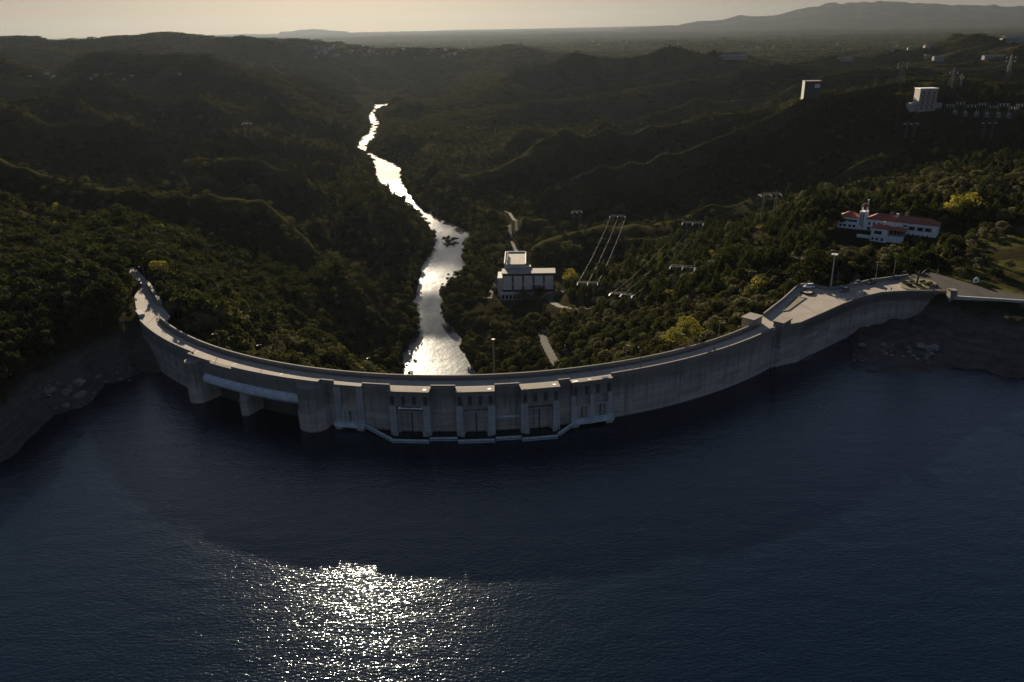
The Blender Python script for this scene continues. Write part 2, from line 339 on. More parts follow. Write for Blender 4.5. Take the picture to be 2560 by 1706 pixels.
PATHS = [  # (name, points, width, material key, label)
    ('track', draw_path([(1246, 491, 800), (1273, 503, 775), (1284, 520, 745), (1290, 545, 705), (1291, 565, 680)]), 2.8, 'd'),
    ('track', draw_path([(1274, 540, 700), (1276, 565, 670), (1288, 595, 635), (1301, 620, 610), (1306, 645, 575)]), 2.8, 'd'),
    ('track', draw_path([(1306, 612, 620), (1302, 640, 580), (1316, 665, 555), (1325, 690, 530)]), 2.8, 'd'),
    ('track', draw_path([(1408, 688, 500), (1385, 700, 497), (1373, 715, 490), (1382, 735, 470), (1402, 750, 455), (1440, 764, 440), (1475, 776, 428)]), 4.2, 'r'),
    ('track', draw_path([(1262, 640, 575), (1238, 675, 540), (1228, 710, 520), (1224, 745, 503)]), 2.8, 'd'),
    ('track', draw_path([(1352, 836, 425), (1362, 862, 405), (1375, 890, 388), (1392, 920, 368)]), 4.4, 'r'),
    ('track', draw_path([(1860, 622, 400), (1890, 645, 385), (1930, 668, 370), (1975, 694, 350), (2020, 706, 330)]), 4.2, 'r'),
]
RIDGES = [draw_path(p) for p in RPIX]
MOUNT = [(18500, 2600, [(1560, 68), (1640, 63), (1700, 60), (1742, 50), (1800, 47), (1850, 38), (1885, 40), (1930, 38), (2000, 22), (2080, 8), (2150, 4), (2220, 4), (2300, 8), (2450, 11), (2560, 14), (2800, 20), (3100, 40)]),
         (27000, 3000, [(700, 79), (725, 78), (745, 75), (775, 73), (810, 74), (840, 77), (870, 79)])]
def rough(x, y, z):
    r = np.hypot(x, y); far = sstep(330, 1000, r); out = 0
    for lam, amp in ((700, 7), (260, 7), (110, 3.6), (45, 1.3)):
        out = out + vnoise(x/lam+lam, y/lam+3.3)*amp*(far*.9+.1)
    side = np.where(x > -90, 1.0, -1.0)
    ca, sa = math.cos(R(24)), math.sin(R(24)); xx = (x+90)*side
    al, ac = xx*ca+y*sa, -xx*sa+y*ca
    wv = vnoise(al/420+side*7, ac/420)*60
    rid = 1-2*np.abs(vnoise(al/560+side*31, (ac+wv)/150)) + .5*(1-2*np.abs(vnoise(al/300+side*3, (ac+wv)/70+5)))
    out = out + (rid-.7)*34*sstep(420, 850, r)*sstep(25, 160, np.abs(x+90))*(1-.5*sstep(2500, 4000, r))*(1-.9*sstep(5500, 9000, r))
    out = out + sstep(3500, 8000, r)*vnoise(x/1900+9, y/1900)*16
    return out
def flats(x, y, z, paths=True):
    for poly, lev, bl in LEVELS:
        P_ = np.array(poly); lo = P_.min(0)-bl; hi = P_.max(0)+bl
        k = (x > lo[0]) & (x < hi[0]) & (y > lo[1]) & (y < hi[1])
        if k.any():
            d = seg_dist(x[k], y[k], poly); w = np.where(inside(x[k], y[k], poly), 1, 1-sstep(0, bl, d))
            if poly is PLAZA: w = np.where(lakeside(x[k], y[k]-1.0), 0, w)
            zk = z[k]*(1-w)+lev*w
            if poly is PLAZA: zk = np.where((seg_dist(x[k], y[k], U2[:-1], False) < 3.4) & ~lakeside(x[k], y[k]-.3), -6, zk)
            z[k] = zk
    if paths:
        for (nm, pts, wd, mk), zz in zip(PATHS, PATH_Z):
            lo = pts.min(0)-12; hi = pts.max(0)+12; k = (x > lo[0]) & (x < hi[0]) & (y > lo[1]) & (y < hi[1])
            if k.any():
                d, v = seg_dist(x[k], y[k], pts, False, zz); w = 1-sstep(wd*.6, wd*.6+6, d); z[k] = z[k]*(1-w)+v*w
    return z
def ter(x, y, paths=True):
    x = np.atleast_1d(np.asarray(x, float)).ravel(); y = np.atleast_1d(np.asarray(y, float)).ravel()
    z = base_z(x, y)
    lk = lakeside(x, y)
    z = z + rough(x, y, z)*np.where(lk, .35, 1)
    kb = lk & (z > -3) & (z < 13)
    if kb.any():
        xb, yb, zb = x[kb], y[kb], z[kb]; st = np.floor(zb/1.6+.3*vnoise(xb/25, yb/25))
        fr_ = zb/1.6-st; zb = zb+.55*(sstep(.2, .8, np.clip(fr_, 0, 1))-np.clip(fr_, 0, 1))*1.6
        z[kb] = zb+vnoise(xb/6, yb/6)*.9+vnoise(xb/2.3, yb/2.3)*.5
    z = flats(x, y, z, paths)
    k = (y > 300) & (y < 2600) & (x < 185) & (x > -760)
    if k.any():
        xx, yy = x[k], y[k]; xw = xx+vnoise(xx/11, yy/11)*2.6+vnoise(xx/4, yy/4+5)*1.0; yw = yy+vnoise(xx/13+8, yy/13)*4; d = seg_dist(xw, yw, RIV); ins = inside(xw, yw, RIV)
        wob = vnoise(xx/14, yy/14)*3+vnoise(xx/5, yy/5)*1.2
        dd = np.maximum(d+wob, 0)
        prof = ZRIV+1.3+np.minimum(dd, 60)*.22
        zz = np.maximum(z[k], ZRIV+1.3+np.minimum(dd, 12)*.14); w = 1-sstep(6, 45, d); zz = zz*(1-w)+prof*w*1.0
        z[k] = np.where(ins, ZRIV-.35, zz)
    k = y > 9000
    if k.any():
        az_ = np.degrees(np.arctan2(x[k], y[k])); D_ = y[k]; zz = z[k]
        for Dm, wd, lst in MOUNT:
            aa = [math.degrees(math.atan2(*atD(u, v, Dm)[:2])) for u, v in lst]; hh = [max(0, atD(u, v, Dm)[2]) for u, v in lst]
            zz = zz + np.interp(az_, aa, hh, 0, 0)*np.exp(-((D_-Dm)/wd)**2)*(1+.06*vnoise(az_*2.3, D_/1500))
        z[k] = zz
    # never rise through the dam
    rr = np.hypot(x-CX, y-CY); ph = np.degrees(np.arctan2(x-CX, CY-y))
    k = (ph > P0-1) & (ph < P1+1) & (rr > 134) & (rr < 150)
    z[k] = np.minimum(z[k], 8)
    k = (ph > -48) & (ph < 44.5) & (rr > 144) & (rr < 154)
    z[k] = np.minimum(z[k], -4)
    return z
PATH_Z = []
for nm, pts, wd, mk in PATHS:
    dense = np.array([pts[0]]) ; zz = ter(pts[:, 0], pts[:, 1], False); PATH_Z.append(zz)

az = np.concatenate([np.linspace(-80, -42, 40, endpoint=False), np.linspace(-42, -12.4, 200, endpoint=False), np.linspace(-12.4, -.8, 210, endpoint=False), np.linspace(-.8, 42, 300, endpoint=False), np.linspace(42, 80, 41)])
rr = np.exp(np.linspace(math.log(95), math.log(620), 330, endpoint=False)).tolist() + np.exp(np.linspace(math.log(620), math.log(2350), 390, endpoint=False)).tolist() + np.exp(np.linspace(math.log(2350), math.log(4200), 100, endpoint=False)).tolist() + np.exp(np.linspace(math.log(4200), math.log(34000), 70)).tolist()
rr = np.array(rr)
AZ, RR = np.meshgrid(np.radians(az), rr)
GX = (RR*np.sin(AZ)).ravel(); GY = (RR*np.cos(AZ)).ravel(); GZ = ter(GX, GY)
nr, na = len(rr), len(az)
idx = np.arange(nr*na).reshape(nr, na)
quads = np.stack([idx[:-1, :-1], idx[:-1, 1:], idx[1:, 1:], idx[1:, :-1]], -1).reshape(-1, 4)
me = bpy.data.meshes.new('terrain')
me.vertices.add(nr*na); me.vertices.foreach_set('co', np.stack([GX, GY, GZ], -1).ravel().astype(np.float32))
me.loops.add(quads.size); me.loops.foreach_set('vertex_index', quads[:, ::-1].ravel().astype(np.int32))
me.polygons.add(len(quads)); me.polygons.foreach_set('loop_start', np.arange(0, quads.size, 4, dtype=np.int32))
me.update(calc_edges=True); me.validate()
me.polygons.foreach_set('use_smooth', np.ones(len(quads), bool))
LK = lakeside(GX, GY)
bank = np.where(LK, 1-sstep(9, 12.5, GZ+vnoise(GX/9, GY/9)*1.2), 0)
RDIST = np.full(GX.shape, 1e9)
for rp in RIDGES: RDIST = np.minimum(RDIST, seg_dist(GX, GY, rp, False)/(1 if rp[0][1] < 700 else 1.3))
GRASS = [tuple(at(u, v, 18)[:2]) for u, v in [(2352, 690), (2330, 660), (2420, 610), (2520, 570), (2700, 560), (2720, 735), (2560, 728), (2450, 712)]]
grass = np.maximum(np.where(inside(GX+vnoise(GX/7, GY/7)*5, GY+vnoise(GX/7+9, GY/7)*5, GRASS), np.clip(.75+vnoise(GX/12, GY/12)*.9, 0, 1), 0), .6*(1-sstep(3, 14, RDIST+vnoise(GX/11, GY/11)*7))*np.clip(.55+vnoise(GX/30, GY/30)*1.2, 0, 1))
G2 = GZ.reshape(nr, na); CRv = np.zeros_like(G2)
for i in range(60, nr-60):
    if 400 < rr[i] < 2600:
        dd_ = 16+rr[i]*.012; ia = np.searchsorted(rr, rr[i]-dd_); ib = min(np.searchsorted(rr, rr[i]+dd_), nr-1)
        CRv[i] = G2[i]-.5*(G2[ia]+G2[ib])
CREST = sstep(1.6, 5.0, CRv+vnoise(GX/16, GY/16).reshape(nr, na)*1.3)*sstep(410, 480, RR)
def crest_at(px_, py_):
    a_ = np.degrees(np.arctan2(px_, py_)); q_ = np.hypot(px_, py_)
    return CREST[np.clip(np.searchsorted(rr, q_), 0, nr-1), np.clip(np.searchsorted(az, a_), 0, na-1)]
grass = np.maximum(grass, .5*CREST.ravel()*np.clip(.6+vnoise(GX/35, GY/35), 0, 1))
for nm, dat in (('bank', bank), ('grassy', grass)):
    a = me.attributes.new(nm, 'FLOAT', 'POINT'); a.data.foreach_set('value', dat.astype(np.float32))
m, nt, b = newmat('hill_ground'); p = geopos(nt)
n1 = noise(nt, p, .03, 8, .65); n2 = noise(nt, p, .35, 6, .7); n3 = noise(nt, p, .0016, 5, .6)
c = ramp(nt, n1, [(.3, (.014, .013, .007)), (.55, (.024, .021, .011)), (.78, (.05, .041, .024))])
c = mix(nt, .5, c, ramp(nt, n2, [(.35, (.012, .012, .006)), (.7, (.042, .036, .018))]))
c = mix(nt, math_(nt, 'MULTIPLY', ramp(nt, n3, [(.52, (0, 0, 0)), (.62, (1, 1, 1))]), .35), c, (.06, .05, .03))
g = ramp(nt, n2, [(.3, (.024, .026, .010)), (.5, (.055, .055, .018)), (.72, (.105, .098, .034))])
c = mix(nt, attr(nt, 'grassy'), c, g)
st = noise(nt, mapping(nt, p, (.05, .05, 1.6)), 1.0, 6, .7)
bk = mix(nt, .5, ramp(nt, st, [(.3, (.028, .024, .02)), (.5, (.072, .063, .052)), (.75, (.16, .143, .12))]), ramp(nt, n2, [(.3, (.04, .034, .028)), (.7, (.13, .115, .097))]))
c = mix(nt, attr(nt, 'bank'), c, bk)
nt.links.new(c, b.inputs['Base Color']); inp(b, Roughness=.95); b.inputs['Specular IOR Level'].default_value = 0
bump(nt, b, n2, .8, 1.2)
me.materials.append(m)
terr = bpy.data.objects.new('hills', me); COL.objects.link(terr); tag(terr, kind='structure')

# ------------------------------------------------------------------ water
def watermat(name, base, rough_, layers, ior=1.33):
    m, nt, b = newmat(name); p = geopos(nt)
    inp(b, Roughness=rough_, IOR=ior); b.inputs['Base Color'].default_value = (*base, 1)
    prev = None
    for sc, rot, scale, dist, det in layers:
        h = noise(nt, mapping(nt, p, sc, (0, 0, rot)), scale, det, .5)
        n = N(nt, 'ShaderNodeBump'); inp(n, Strength=1.0, Distance=dist); nt.links.new(h, n.inputs['Height'])
        if prev is not None: nt.links.new(prev, n.inputs['Normal'])
        prev = n.outputs[0]
    b.inputs['Specular Tint'].default_value = (.66, 1.02, 1.24, 1)
    nt.links.new(prev, b.inputs['Normal']); return m
LAKEM = watermat('lake_water', (.0014, .0048, .0098), .13, [((.5, 1, 1), R(-9), .2, .2, 2), ((.42, 1, 1), R(6), 1.75, .11, 2), ((.6, 1, 1), R(-16), 3.4, .055, 2)], 1.44)
RIVM = watermat('river_water', (.02, .022, .02), .10, [((1, 1, 1), 0, .12, .12, 3), ((.7, 1, 1), R(15), .9, .07, 3)])
xs = np.unique(np.r_[np.linspace(-1500, -160, 12), np.linspace(-160, 190, 120), np.linspace(190, 1500, 12)])
mb = MB(); vs = []; n = len(xs)
for x in xs: vs += [(x, -1500, 0), (x, 60, 0), (x, float(np.interp(x, YLX, YLY)), 0)]
mb.add(vs, [q for i in range(n-1) for q in ((3*i, 3*i+3, 3*i+4, 3*i+1), (3*i+1, 3*i+4, 3*i+5, 3*i+2))])
tag(mb.build('lake', LAKEM, fixn=False), kind='structure')
mb = MB(); L_ = [at(u, v, ZRIV)[:2] for u, v in riv_l]; R_ = [at(u, v, ZRIV)[:2] for u, v in riv_r[::-1]]
def resamp(P_, n):
    P_ = np.array(P_); s = np.r_[0, np.cumsum(np.hypot(*np.diff(P_, axis=0).T))]; t = np.linspace(0, s[-1], n)
    return np.stack([np.interp(t, s, P_[:, k]) for k in range(P_.shape[1])], -1)
yv = np.linspace(330, 2330, 160)
vs = []
for y in yv: vs += [(-700, y, ZRIV), (150, y, ZRIV)]
mb.add(vs, [(2*i, 2*i+1, 2*i+3, 2*i+2) for i in range(len(yv)-1)])
RIPY, RIPV = [330, 405, 440, 455, 520, 540, 590, 615, 690, 715, 780, 820, 3000], [1, 1, .95, .15, .1, .75, .8, .2, .15, .6, .7, 1, 1]
riv = mb.build('river', RIVM, fixn=False); tag(riv, kind='structure')
nt = RIVM.node_tree; b = nt.nodes['Principled BSDF']; pn = noise(nt, mapping(nt, geopos(nt), (1, .35, 1)), .03, 4, .6)
a_ = riv.data.attributes.new('ripple', 'FLOAT', 'POINT'); a_.data.foreach_set('value', np.repeat(np.interp(yv, RIPY, RIPV), 2).astype(np.float32))
a_ = riv.data.attributes.new('chop', 'FLOAT', 'POINT'); a_.data.foreach_set('value', np.repeat(np.interp(yv, [800, 1000], [0, 1]), 2).astype(np.float32))
q = math_(nt, 'ADD', attr(nt, 'ripple'), math_(nt, 'MULTIPLY', math_(nt, 'SUBTRACT', pn, .5), 1.6), True)
nt.links.new(math_(nt, 'ADD', math_(nt, 'ADD', math_(nt, 'MULTIPLY', q, .14), .075), math_(nt, 'MULTIPLY', attr(nt, 'chop'), .6)), b.inputs['Roughness'])

# ------------------------------------------------------------------ tracks and roads
for (nm, pts, wd, mk), zz in zip(PATHS, PATH_Z):
    q = resamp(np.c_[pts, zz], 40); d = np.gradient(q[:, :2], axis=0); nn = np.stack([-d[:, 1], d[:, 0]], -1); nn /= np.linalg.norm(nn, axis=1)[:, None]
    hw = wd/2*(1+.12*np.sin(np.arange(40)*1.7))[:, None]
    a_ = q[:, :2]+nn*hw; b_ = q[:, :2]-nn*hw; mb = MB(); vs = []
    za = np.maximum(ter(a_[:, 0], a_[:, 1]), q[:, 2])+.25; zb = np.maximum(ter(b_[:, 0], b_[:, 1]), q[:, 2])+.25
    for i in range(40): vs += [(*a_[i], za[i]), (*b_[i], zb[i])]
    mb.add(vs, [(2*i, 2*i+1, 2*i+3, 2*i+2) for i in range(39)])
    tag(mb.build('track' if mk == 'd' else 'road', DIRT if mk == 'd' else ROADM), kind='structure')
MB().prism(ROADR, ZR-.5, ZR-.008).build('road', ROADM)['kind'] = 'structure'
MB().prism(ROADL, ZR-.5, ZR-.012).build('road', ASPH)['kind'] = 'structure'
MB().prism(YARD, -62, -60.9).build('yard', DIRT)['kind'] = 'structure'

# ------------------------------------------------------------------ the dam
dam = thing('arch_dam', 'long curved concrete arch dam with roadway on its crest holding back the blue lake', 'dam', arc(0, RU, 0))
DO = Vector(dam.location)
def dpart(mb, name, mat, parent=None, **k):
    o = mb.build(name, mat, None, **k)
    if parent is None: o.parent = dam; o.matrix_parent_inverse = Matrix.Translation(-DO)
    else: o.parent = parent
    return o
def ring(phi, prof): return [arc(phi, r, z) for r, z in prof]
def arcsweep(mb, a, b, prof, n=None):
    n = n or max(2, int(abs(b-a)/1.2)+1)
    return mb.sweep([ring(p, prof) for p in np.linspace(a, b, n)])
body = [(RU, ZR-.3), (RU, 4), (RU-.6, -30), (112, -70), (124, -40), (134, -5), (RD, 6), (RD, ZR-.3)]
dpart(arcsweep(MB(), P0, SP0, [(RU, ZR-.3), (RU, 4), (RU-.6, -30), (122, -30), (133, -5), (RD, 6), (RD, ZR-.3)]), 'arch_wall', CONC)
dpart(arcsweep(MB(), SP1, P1, body), 'arch_wall', CONC)
RS = 146.1
dpart(arcsweep(MB(), SP0, SP1, [(RS, ZR-.3), (RS, 8.9), (145.2, 7.2), (RD+.3, 7.2), (RD, 8), (RD, ZR-.3)]), 'spillway_bridge', CONC)
dpart(arcsweep(MB(), SP0, SP1, [(138.5, 7), (139.5, -30), (118, -60), (132, -8), (RD, 4)]), 'spillway_sill', CONC)
dpart(arcsweep(MB(), -34.3, -19.4, [(RS-.1, 9.9), (RS+.4, 9.8), (RS+1.15, 9.0), (RS+1.35, 8.0), (RS+1.0, 7.2), (RS-.3, 7.0)]), 'spillway_beam', BEAM, smooth=False)
for a0, a1 in ((-34.4, -28.3), (-26.7, -19.6)):
    g = arcsweep(MB(), a0, a1, [(140.6, 6.6), (141.4, 3), (141.6, -1), (140.2, -6), (139.4, -6), (139.4, 6.6)])
    dpart(g, 'spillway_gate', DARKST)
def pier(phi, w, rnose, ztop, name='spillway_pier', zc=None):
    T = frame(phi, 0); mb = MB(); hw = w/2
    poly = [(-hw, 137)]+[(-hw*math.cos(t), rnose-hw+hw*math.sin(t)) for t in np.linspace(0, math.pi, 15)]+[(hw, 137)]
    poly2 = [(x*1.07, y+(.35 if y > 138 else 0)) for x, y in poly]
    T0 = Matrix.Translation(Vector((CX, CY, 0))) @ Matrix.Rotation(R(phi), 4, 'Z') @ Matrix.Scale(-1, 4, (0, 1, 0))
    mb.prism(poly2, -30, 5.4, T0); 
    if ztop > 6: mb.prism(poly, 5.4, ztop, T0)
    o = dpart(mb, name, CONC); return o
pier(-35.8, 6.2, 149.7, ZR-.31); pier(-27.5, 3.0, 148.0, 6.98); pier(-17.9, 8.6, 149.9, ZR-.31)
# crest roadway
dpart(arcsweep(MB(), P0, P1+.4, [(RD-.05, ZR-.3), (RU+.02, ZR-.3), (RU+.02, ZR), (RD-.05, ZR)]), 'roadway', ASPH)
dpart(arcsweep(MB(), SP0+.05, SP1-.05, [(RU+.02, ZR-.32), (RS+.02, ZR-.32), (RS+.02, ZR-.004), (RU+.02, ZR-.004)]), 'roadway', ASPH)
dpart(arcsweep(MB(), P0+1.5, P1, [(RD+.4, ZR), (RD+1.7, ZR), (RD+1.7, ZR+.16), (RD+.4, ZR+.16)]), 'sidewalk', WALK)
dpart(arcsweep(MB(), P0+1.2, P1+.3, [(RD-.1, ZR-.31), (RD+.4, ZR-.31), (RD+.4, ZR+1.12), (RD-.1, ZR+1.15)]), 'parapet', CONC_TOP)
def upar(a, b, r):
    dpart(arcsweep(MB(), a, b, [(r-.35, ZR-.2), (r+.03, ZR-.2), (r+.08, ZR+.62), (r+.08, ZR+.78), (r-.42, ZR+.78), (r-.42, ZR+.62), (r-.35, ZR+.62)]), 'parapet', CONC_TOP)
upar(P0+.3, SP0, RU); upar(SP0+.1, -33.2, RS); upar(-29.3, SP1-.1, RS); upar(SP1, -15.3, RU); upar(-11.8, -8.5, RU)
upar(-3.8, -1.0, RU); upar(3.4, 6.2, RU); upar(10.7, 12.1, RU); upar(17.1, P1, RU)
for a in (SP0, SP1):
    T = frame(a, RU); dpart(MB().box(-.25, .2, -.2, RS-RU+.1, ZR-.2, ZR+.78, T), 'parapet', CONC_TOP)
# railed niche on the spillway bridge
mb = MB()
for p in np.linspace(-33.0, -29.5, 24): mb.tube(arc(p, RS-.1, ZR), arc(p, RS-.1, ZR+1.0), .035, n=4)
mb.path([arc(p, RS-.1, ZR+1.0) for p in np.linspace(-33.0, -29.5, 8)], .05); mb.path([arc(p, RS-.1, ZR+.5) for p in np.linspace(-33.0, -29.5, 8)], .04)
dpart(mb, 'railing', DARKST)
for p in (-50.3, -47.4, -42.8, -37.6, -30.0, -22.6, -17.2, -10.4, -2.6, 5.2, 12.4, 19.6, 27.0, 34.2, 40.8):
    dpart(MB().box(-.09, .09, -RU+RD+1.75, -.45, ZR, ZR+.006, frame(p)), 'expansion_joint', DARKST)
    # (a joint across the paving)
# intake towers
def tower(p0, p1, proj, kind):
    pc = (p0+p1)/2; w = R(p1-p0)*RU; T = frame(pc, RU); hw = w/2
    root = bpy.data.objects.new('intake_tower', None); COL.objects.link(root); root.parent = dam
    root.matrix_parent_inverse = Matrix.Translation(-DO); root.matrix_basis = T
    def tp(mb, name, mat): return mb.build(name, mat, root)
    y1 = proj
    # roof slab with two hatches
    tp(MB().box(-hw, hw, -.02, y1, ZR-.45, ZR+.05), 'roof_slab', CONC_ROOF)
    if kind != 'slim':
        tp(MB().box(-hw+.3, hw-.3, -.05, y1-.35, ZR-4.6, ZR-.452), 'hoist_chamber', CONC)
        for i in range(4):
            x = -hw+1.2+i*(w-2.4)/3
            tp(MB().box(x-.55, x+.55, y1-.349, y1-.30, ZR-4.2, ZR-1.5), 'slot', DARKST)
    cw = 2.0
    xs_ = [-hw+cw/2, hw-cw/2] if kind != 'double' else [-hw+.7, .1, hw-.55]
    for x in xs_:
        c = cw/2 if kind != 'double' else .65
        tp(MB().box(x-c, x+c, -.6, y1-.5, -10, ZR-4.601 if kind != 'slim' else ZR-.452), 'column', CONC_PALE)
    # recessed face, inner frame and gate leaf
    tp(MB().box(-hw+.5, hw-.5, -.6, y1-1.5, 8.0, ZR-4.601), 'lintel', CONC)
    bays = [(-hw+cw, hw-cw)] if kind != 'double' else [(-hw+1.4, -.55), (.75, hw-1.1)]
    for a, c in bays:
        zt = 7.0 if kind == 'wide' else 6.3
        tp(MB().box(a, c, -.5, .15, -8, zt), 'gate_leaf', CONC)
        tp(MB().box(a, a+.7, .15, .75, -8, zt).box(c-.7, c, .15, .75, -8, zt).box(a+.701, c-.701, .15, .75, zt-.5, zt), 'gate_frame', CONC_PALE)
        tp(MB().box((a+c)/2-.16, (a+c)/2+.16, .151, .35, -8, zt-.501), 'gate_rail', DARKST)
    if kind == 'wide':
        tp(MB().box(hw-1.9, hw-1.0, .9, 1.8, ZR+.05, ZR+.09), 'hatch', WHITE)
        tp(MB().box(-hw+.5, -hw+1.6, y1-.95, y1-.35, ZR+.05, ZR+.085), 'hatch', CONC_TOP)
    if kind == 'double':
        tp(MB().box(-hw+.4, -hw+2, .3, 1.3, ZR+.05, ZR+.12), 'hatch', WHITE)
        tp(MB().box(-1.2, -.2, .4, 1.0, ZR+.05, ZR+.1), 'hatch', WHITE)
        tp(MB().box(hw-3.2, hw-1.4, .2, 1.3, ZR+.05, ZR+.16), 'hatch', SKYLT)
    if kind != 'wide':    # concrete ledge just over the water, on two feet
        yl_ = y1+1.0
        tp(MB().box(-hw-.2, hw+.3, y1-.499, yl_, .9, 2.3), 'ledge', BEAM)
        for x in (-hw+1, hw-1): tp(MB().box(x-1.0, x+1.0, y1-.499, yl_-.25, -6, .899), 'foot', CONC_PALE)
    else:
        tp(MB().box(-hw+.9, -hw+2.3, y1-.499, y1+.1, -3, 1.6), 'foot', CONC_PALE)
        tp(MB().box(hw-2.3, hw-.9, y1-.499, y1+.1, -3, 1.6), 'foot', CONC_PALE)
    return root
tower(-15.3, -11.8, .9, 'slim'); t2 = tower(-8.5, -3.8, 3.0, 'wide'); t3 = tower(-1.0, 3.4, 3.0, 'wide'); t4 = tower(6.2, 10.7, 3.0, 'wide'); tower(12.1, 17.1, 1.6, 'double')
for i in range(1): # white pipe across the first wide tower
    mb = MB(); mb.tube((-2.9, 2.85, ZR-5.2), (3.6, 2.85, ZR-5.2), .16); mb.box(-3.1, -2.5, 2.4, 2.95, ZR-5.5, ZR-4.8).box(3.3, 3.8, 2.4, 2.95, ZR-5.5, ZR-4.9)
    mb.build('pipe', WHITE, t2)
dpart(MB().box(-3.7, 3.7, -.05, .5, 4.3, 4.8, frame(4.8, RU)), 'walkway_beam', BEAM)
# gatehouse on the upstream face, its buttress, the downstream block, the end pillar
T = frame(45.9, RU)
g = bpy.data.objects.new('gatehouse', None); COL.objects.link(g); g.parent = dam; g.matrix_parent_inverse = Matrix.Translation(-DO); g.matrix_basis = T
MB().box(-2.9, 2.9, -1.2, 2.2, 2.5, ZR+2.1).build('wall', CONC, g); MB().box(-3.2, 3.2, -1.5, 2.5, ZR+2.1, ZR+2.5).build('roof', CONC_ROOF, g)
mb = MB(); mb.add([(-2.5, -1, -12), (4.2, -1, -12), (4.2, 4.5, -12), (-2.5, 4.5, -12), (-2.2, -1, 3.2), (3.5, -1, 3.2), (3.2, .3, 3.2), (-2.0, .3, 3.2)], [(3, 2, 1, 0), (4, 5, 6, 7), (0, 1, 5, 4), (1, 2, 6, 5), (2, 3, 7, 6), (3, 0, 4, 7)])
mb.build('buttress', CONC, g)
T = frame(44.3, RD)
g = bpy.data.objects.new('gatehouse', None); COL.objects.link(g); g.parent = dam; g.matrix_parent_inverse = Matrix.Translation(-DO); g.matrix_basis = T
MB().box(-3.0, 2.5, -4.0, .38, -3, ZR+2.3).build('wall', CONC_TOP, g); MB().box(-3.3, 2.8, -4.3, .6, ZR+2.3, ZR+2.7).build('roof', CONC_TOP, g)
def wallrun(mb, pts, t, z0, z1, side):
    pts = [Vector((p[0], p[1])) for p in pts]; n = len(pts); off = []
    for i in range(n):
        a = pts[max(i-1, 0)]; c = pts[min(i+1, n-1)]; d = (c-a).normalized(); off.append(pts[i]+Vector((-d.y, d.x))*t*side)
    return mb.sweep([[(*pts[i], z0), (*off[i], z0), (*off[i], z1), (*pts[i], z1)] for i in range(n)])
end = arc(P1+.2, RU)[:2]
dpart(wallrun(MB(), [end]+[tuple(p) for p in U2], 1.6, -14, ZR-.02, 1), 'arch_wall', CONC)
dpart(wallrun(MB(), [end]+[tuple(p) for p in U2], .42, ZR-.02, ZR+.85, 1), 'parapet', CONC_TOP)
dpart(wallrun(MB(), [tuple(p) for p in W2], .45, 2, ZR+1.15, -1), 'parapet', CONC_TOP)
dpart(MB().prism(PLAZA, 11, ZR-.004), 'roadway', ASPH)
e = at(2378, 741, ZR)
dpart(MB().box(e[0]-1.2, e[0]+1.2, e[1]-1.4, e[1]+1.2, 4, ZR+2.3).box(e[0]-1.35, e[0]+1.35, e[1]-1.55, e[1]+1.35, ZR+2.3, ZR+2.6), 'end_pillar', CONC)
for u, v in ((2182, 738), (2120, 754), (1990, 812)):
    q = at(u, v, ZR)
# left end blocks
e = at(350, 783, ZR+.6)
dpart(MB().box(-1.0, 1.0, -3.0, 3.0, 8, ZR+1.0, Matrix.Translation((e[0], e[1], 0)) @ Matrix.Rotation(R(35), 4, 'Z')), 'end_block', CONC_PALE)
q0 = at(363, 700, ZR+2.2); q1 = at(396, 755, ZR+1.6)
lw = wallrun(MB(), [q0[:2], q1[:2]], 1.2, 8, ZR+1.7, 1).build('retaining_wall', CONC_TOP); tag(lw, 'short free standing concrete wall beside the approach road near the parked van', 'wall')
rw = wallrun(MB(), [tuple(at(u, v, ZR)[:2]) for u, v in [(2387, 744), (2470, 749), (2560, 755), (2720, 768)]], .8, 3, ZR+.5, 1).build('retaining_wall', CONC_PALE); tag(rw, 'long low concrete wall edging the road above the rocky lake shore', 'wall')
# planted beds on the plaza
def bed(name, px, h, label, hollow=False):
    P_ = [at(u, v, ZR)[:2] for u, v in px]; c = np.mean(P_, 0); o = thing(name, label, 'flower bed', (c[0], c[1], ZR-.004))
    loc = [(p-c) for p in P_]; n = len(loc); mb = MB()
    for i in range(n):
        a, b_ = loc[i], loc[(i+1) % n]; k = 1-.55/np.linalg.norm(a); k2 = 1-.55/np.linalg.norm(b_)
        mb.add([(*a, 0), (*b_, 0), (*(b_*k2), 0), (*(a*k), 0), (*a, h), (*b_, h), (*(b_*k2), h), (*(a*k), h)], [(3, 2, 1, 0), (4, 5, 6, 7), (0, 1, 5, 4), (2, 3, 7, 6)])
    mb.build('kerb', CONC_TOP if not hollow else F_SCRUB, o)
    MB().prism([tuple(p*.93) for p in loc], 0, h*.6).build('soil', GRASSM if not hollow else ASPH, o)
    return o
m, nt, b = newmat('lawn'); p_ = geopos(nt); nt.links.new(ramp(nt, noise(nt, p_, .8, 6, .7), [(.3, (.06, .06, .02)), (.7, (.17, .14, .06))]), b.inputs['Base Color']); inp(b, Roughness=.95); GRASSM = m
bed('flower_bed', [(1956, 779), (1990, 742), (2016, 745), (1972, 777)], .22, 'triangular grassy bed with pale kerb on the wide crest plaza')
bed('flower_bed', [(1999, 731), (2003, 728), (2015, 727), (2031, 728), (2035, 733), (2030, 738), (2012, 737)], .55, 'clipped oval hedge ring with paved middle beside the white parked car', True)
ISL = [at(2294+47*math.cos(t), 713+14*math.sin(t), ZR) for t in np.linspace(0, 2*math.pi, 28, endpoint=False)]
isc = np.mean(ISL, 0); isl = thing('tree_island', 'oval kerbed island of low hedge round the foot of the umbrella pine', 'planter', tuple(isc))
MB().prism([tuple((p-isc)[:2]) for p in ISL], -.01, .25).build('kerb', CONC_TOP, isl)
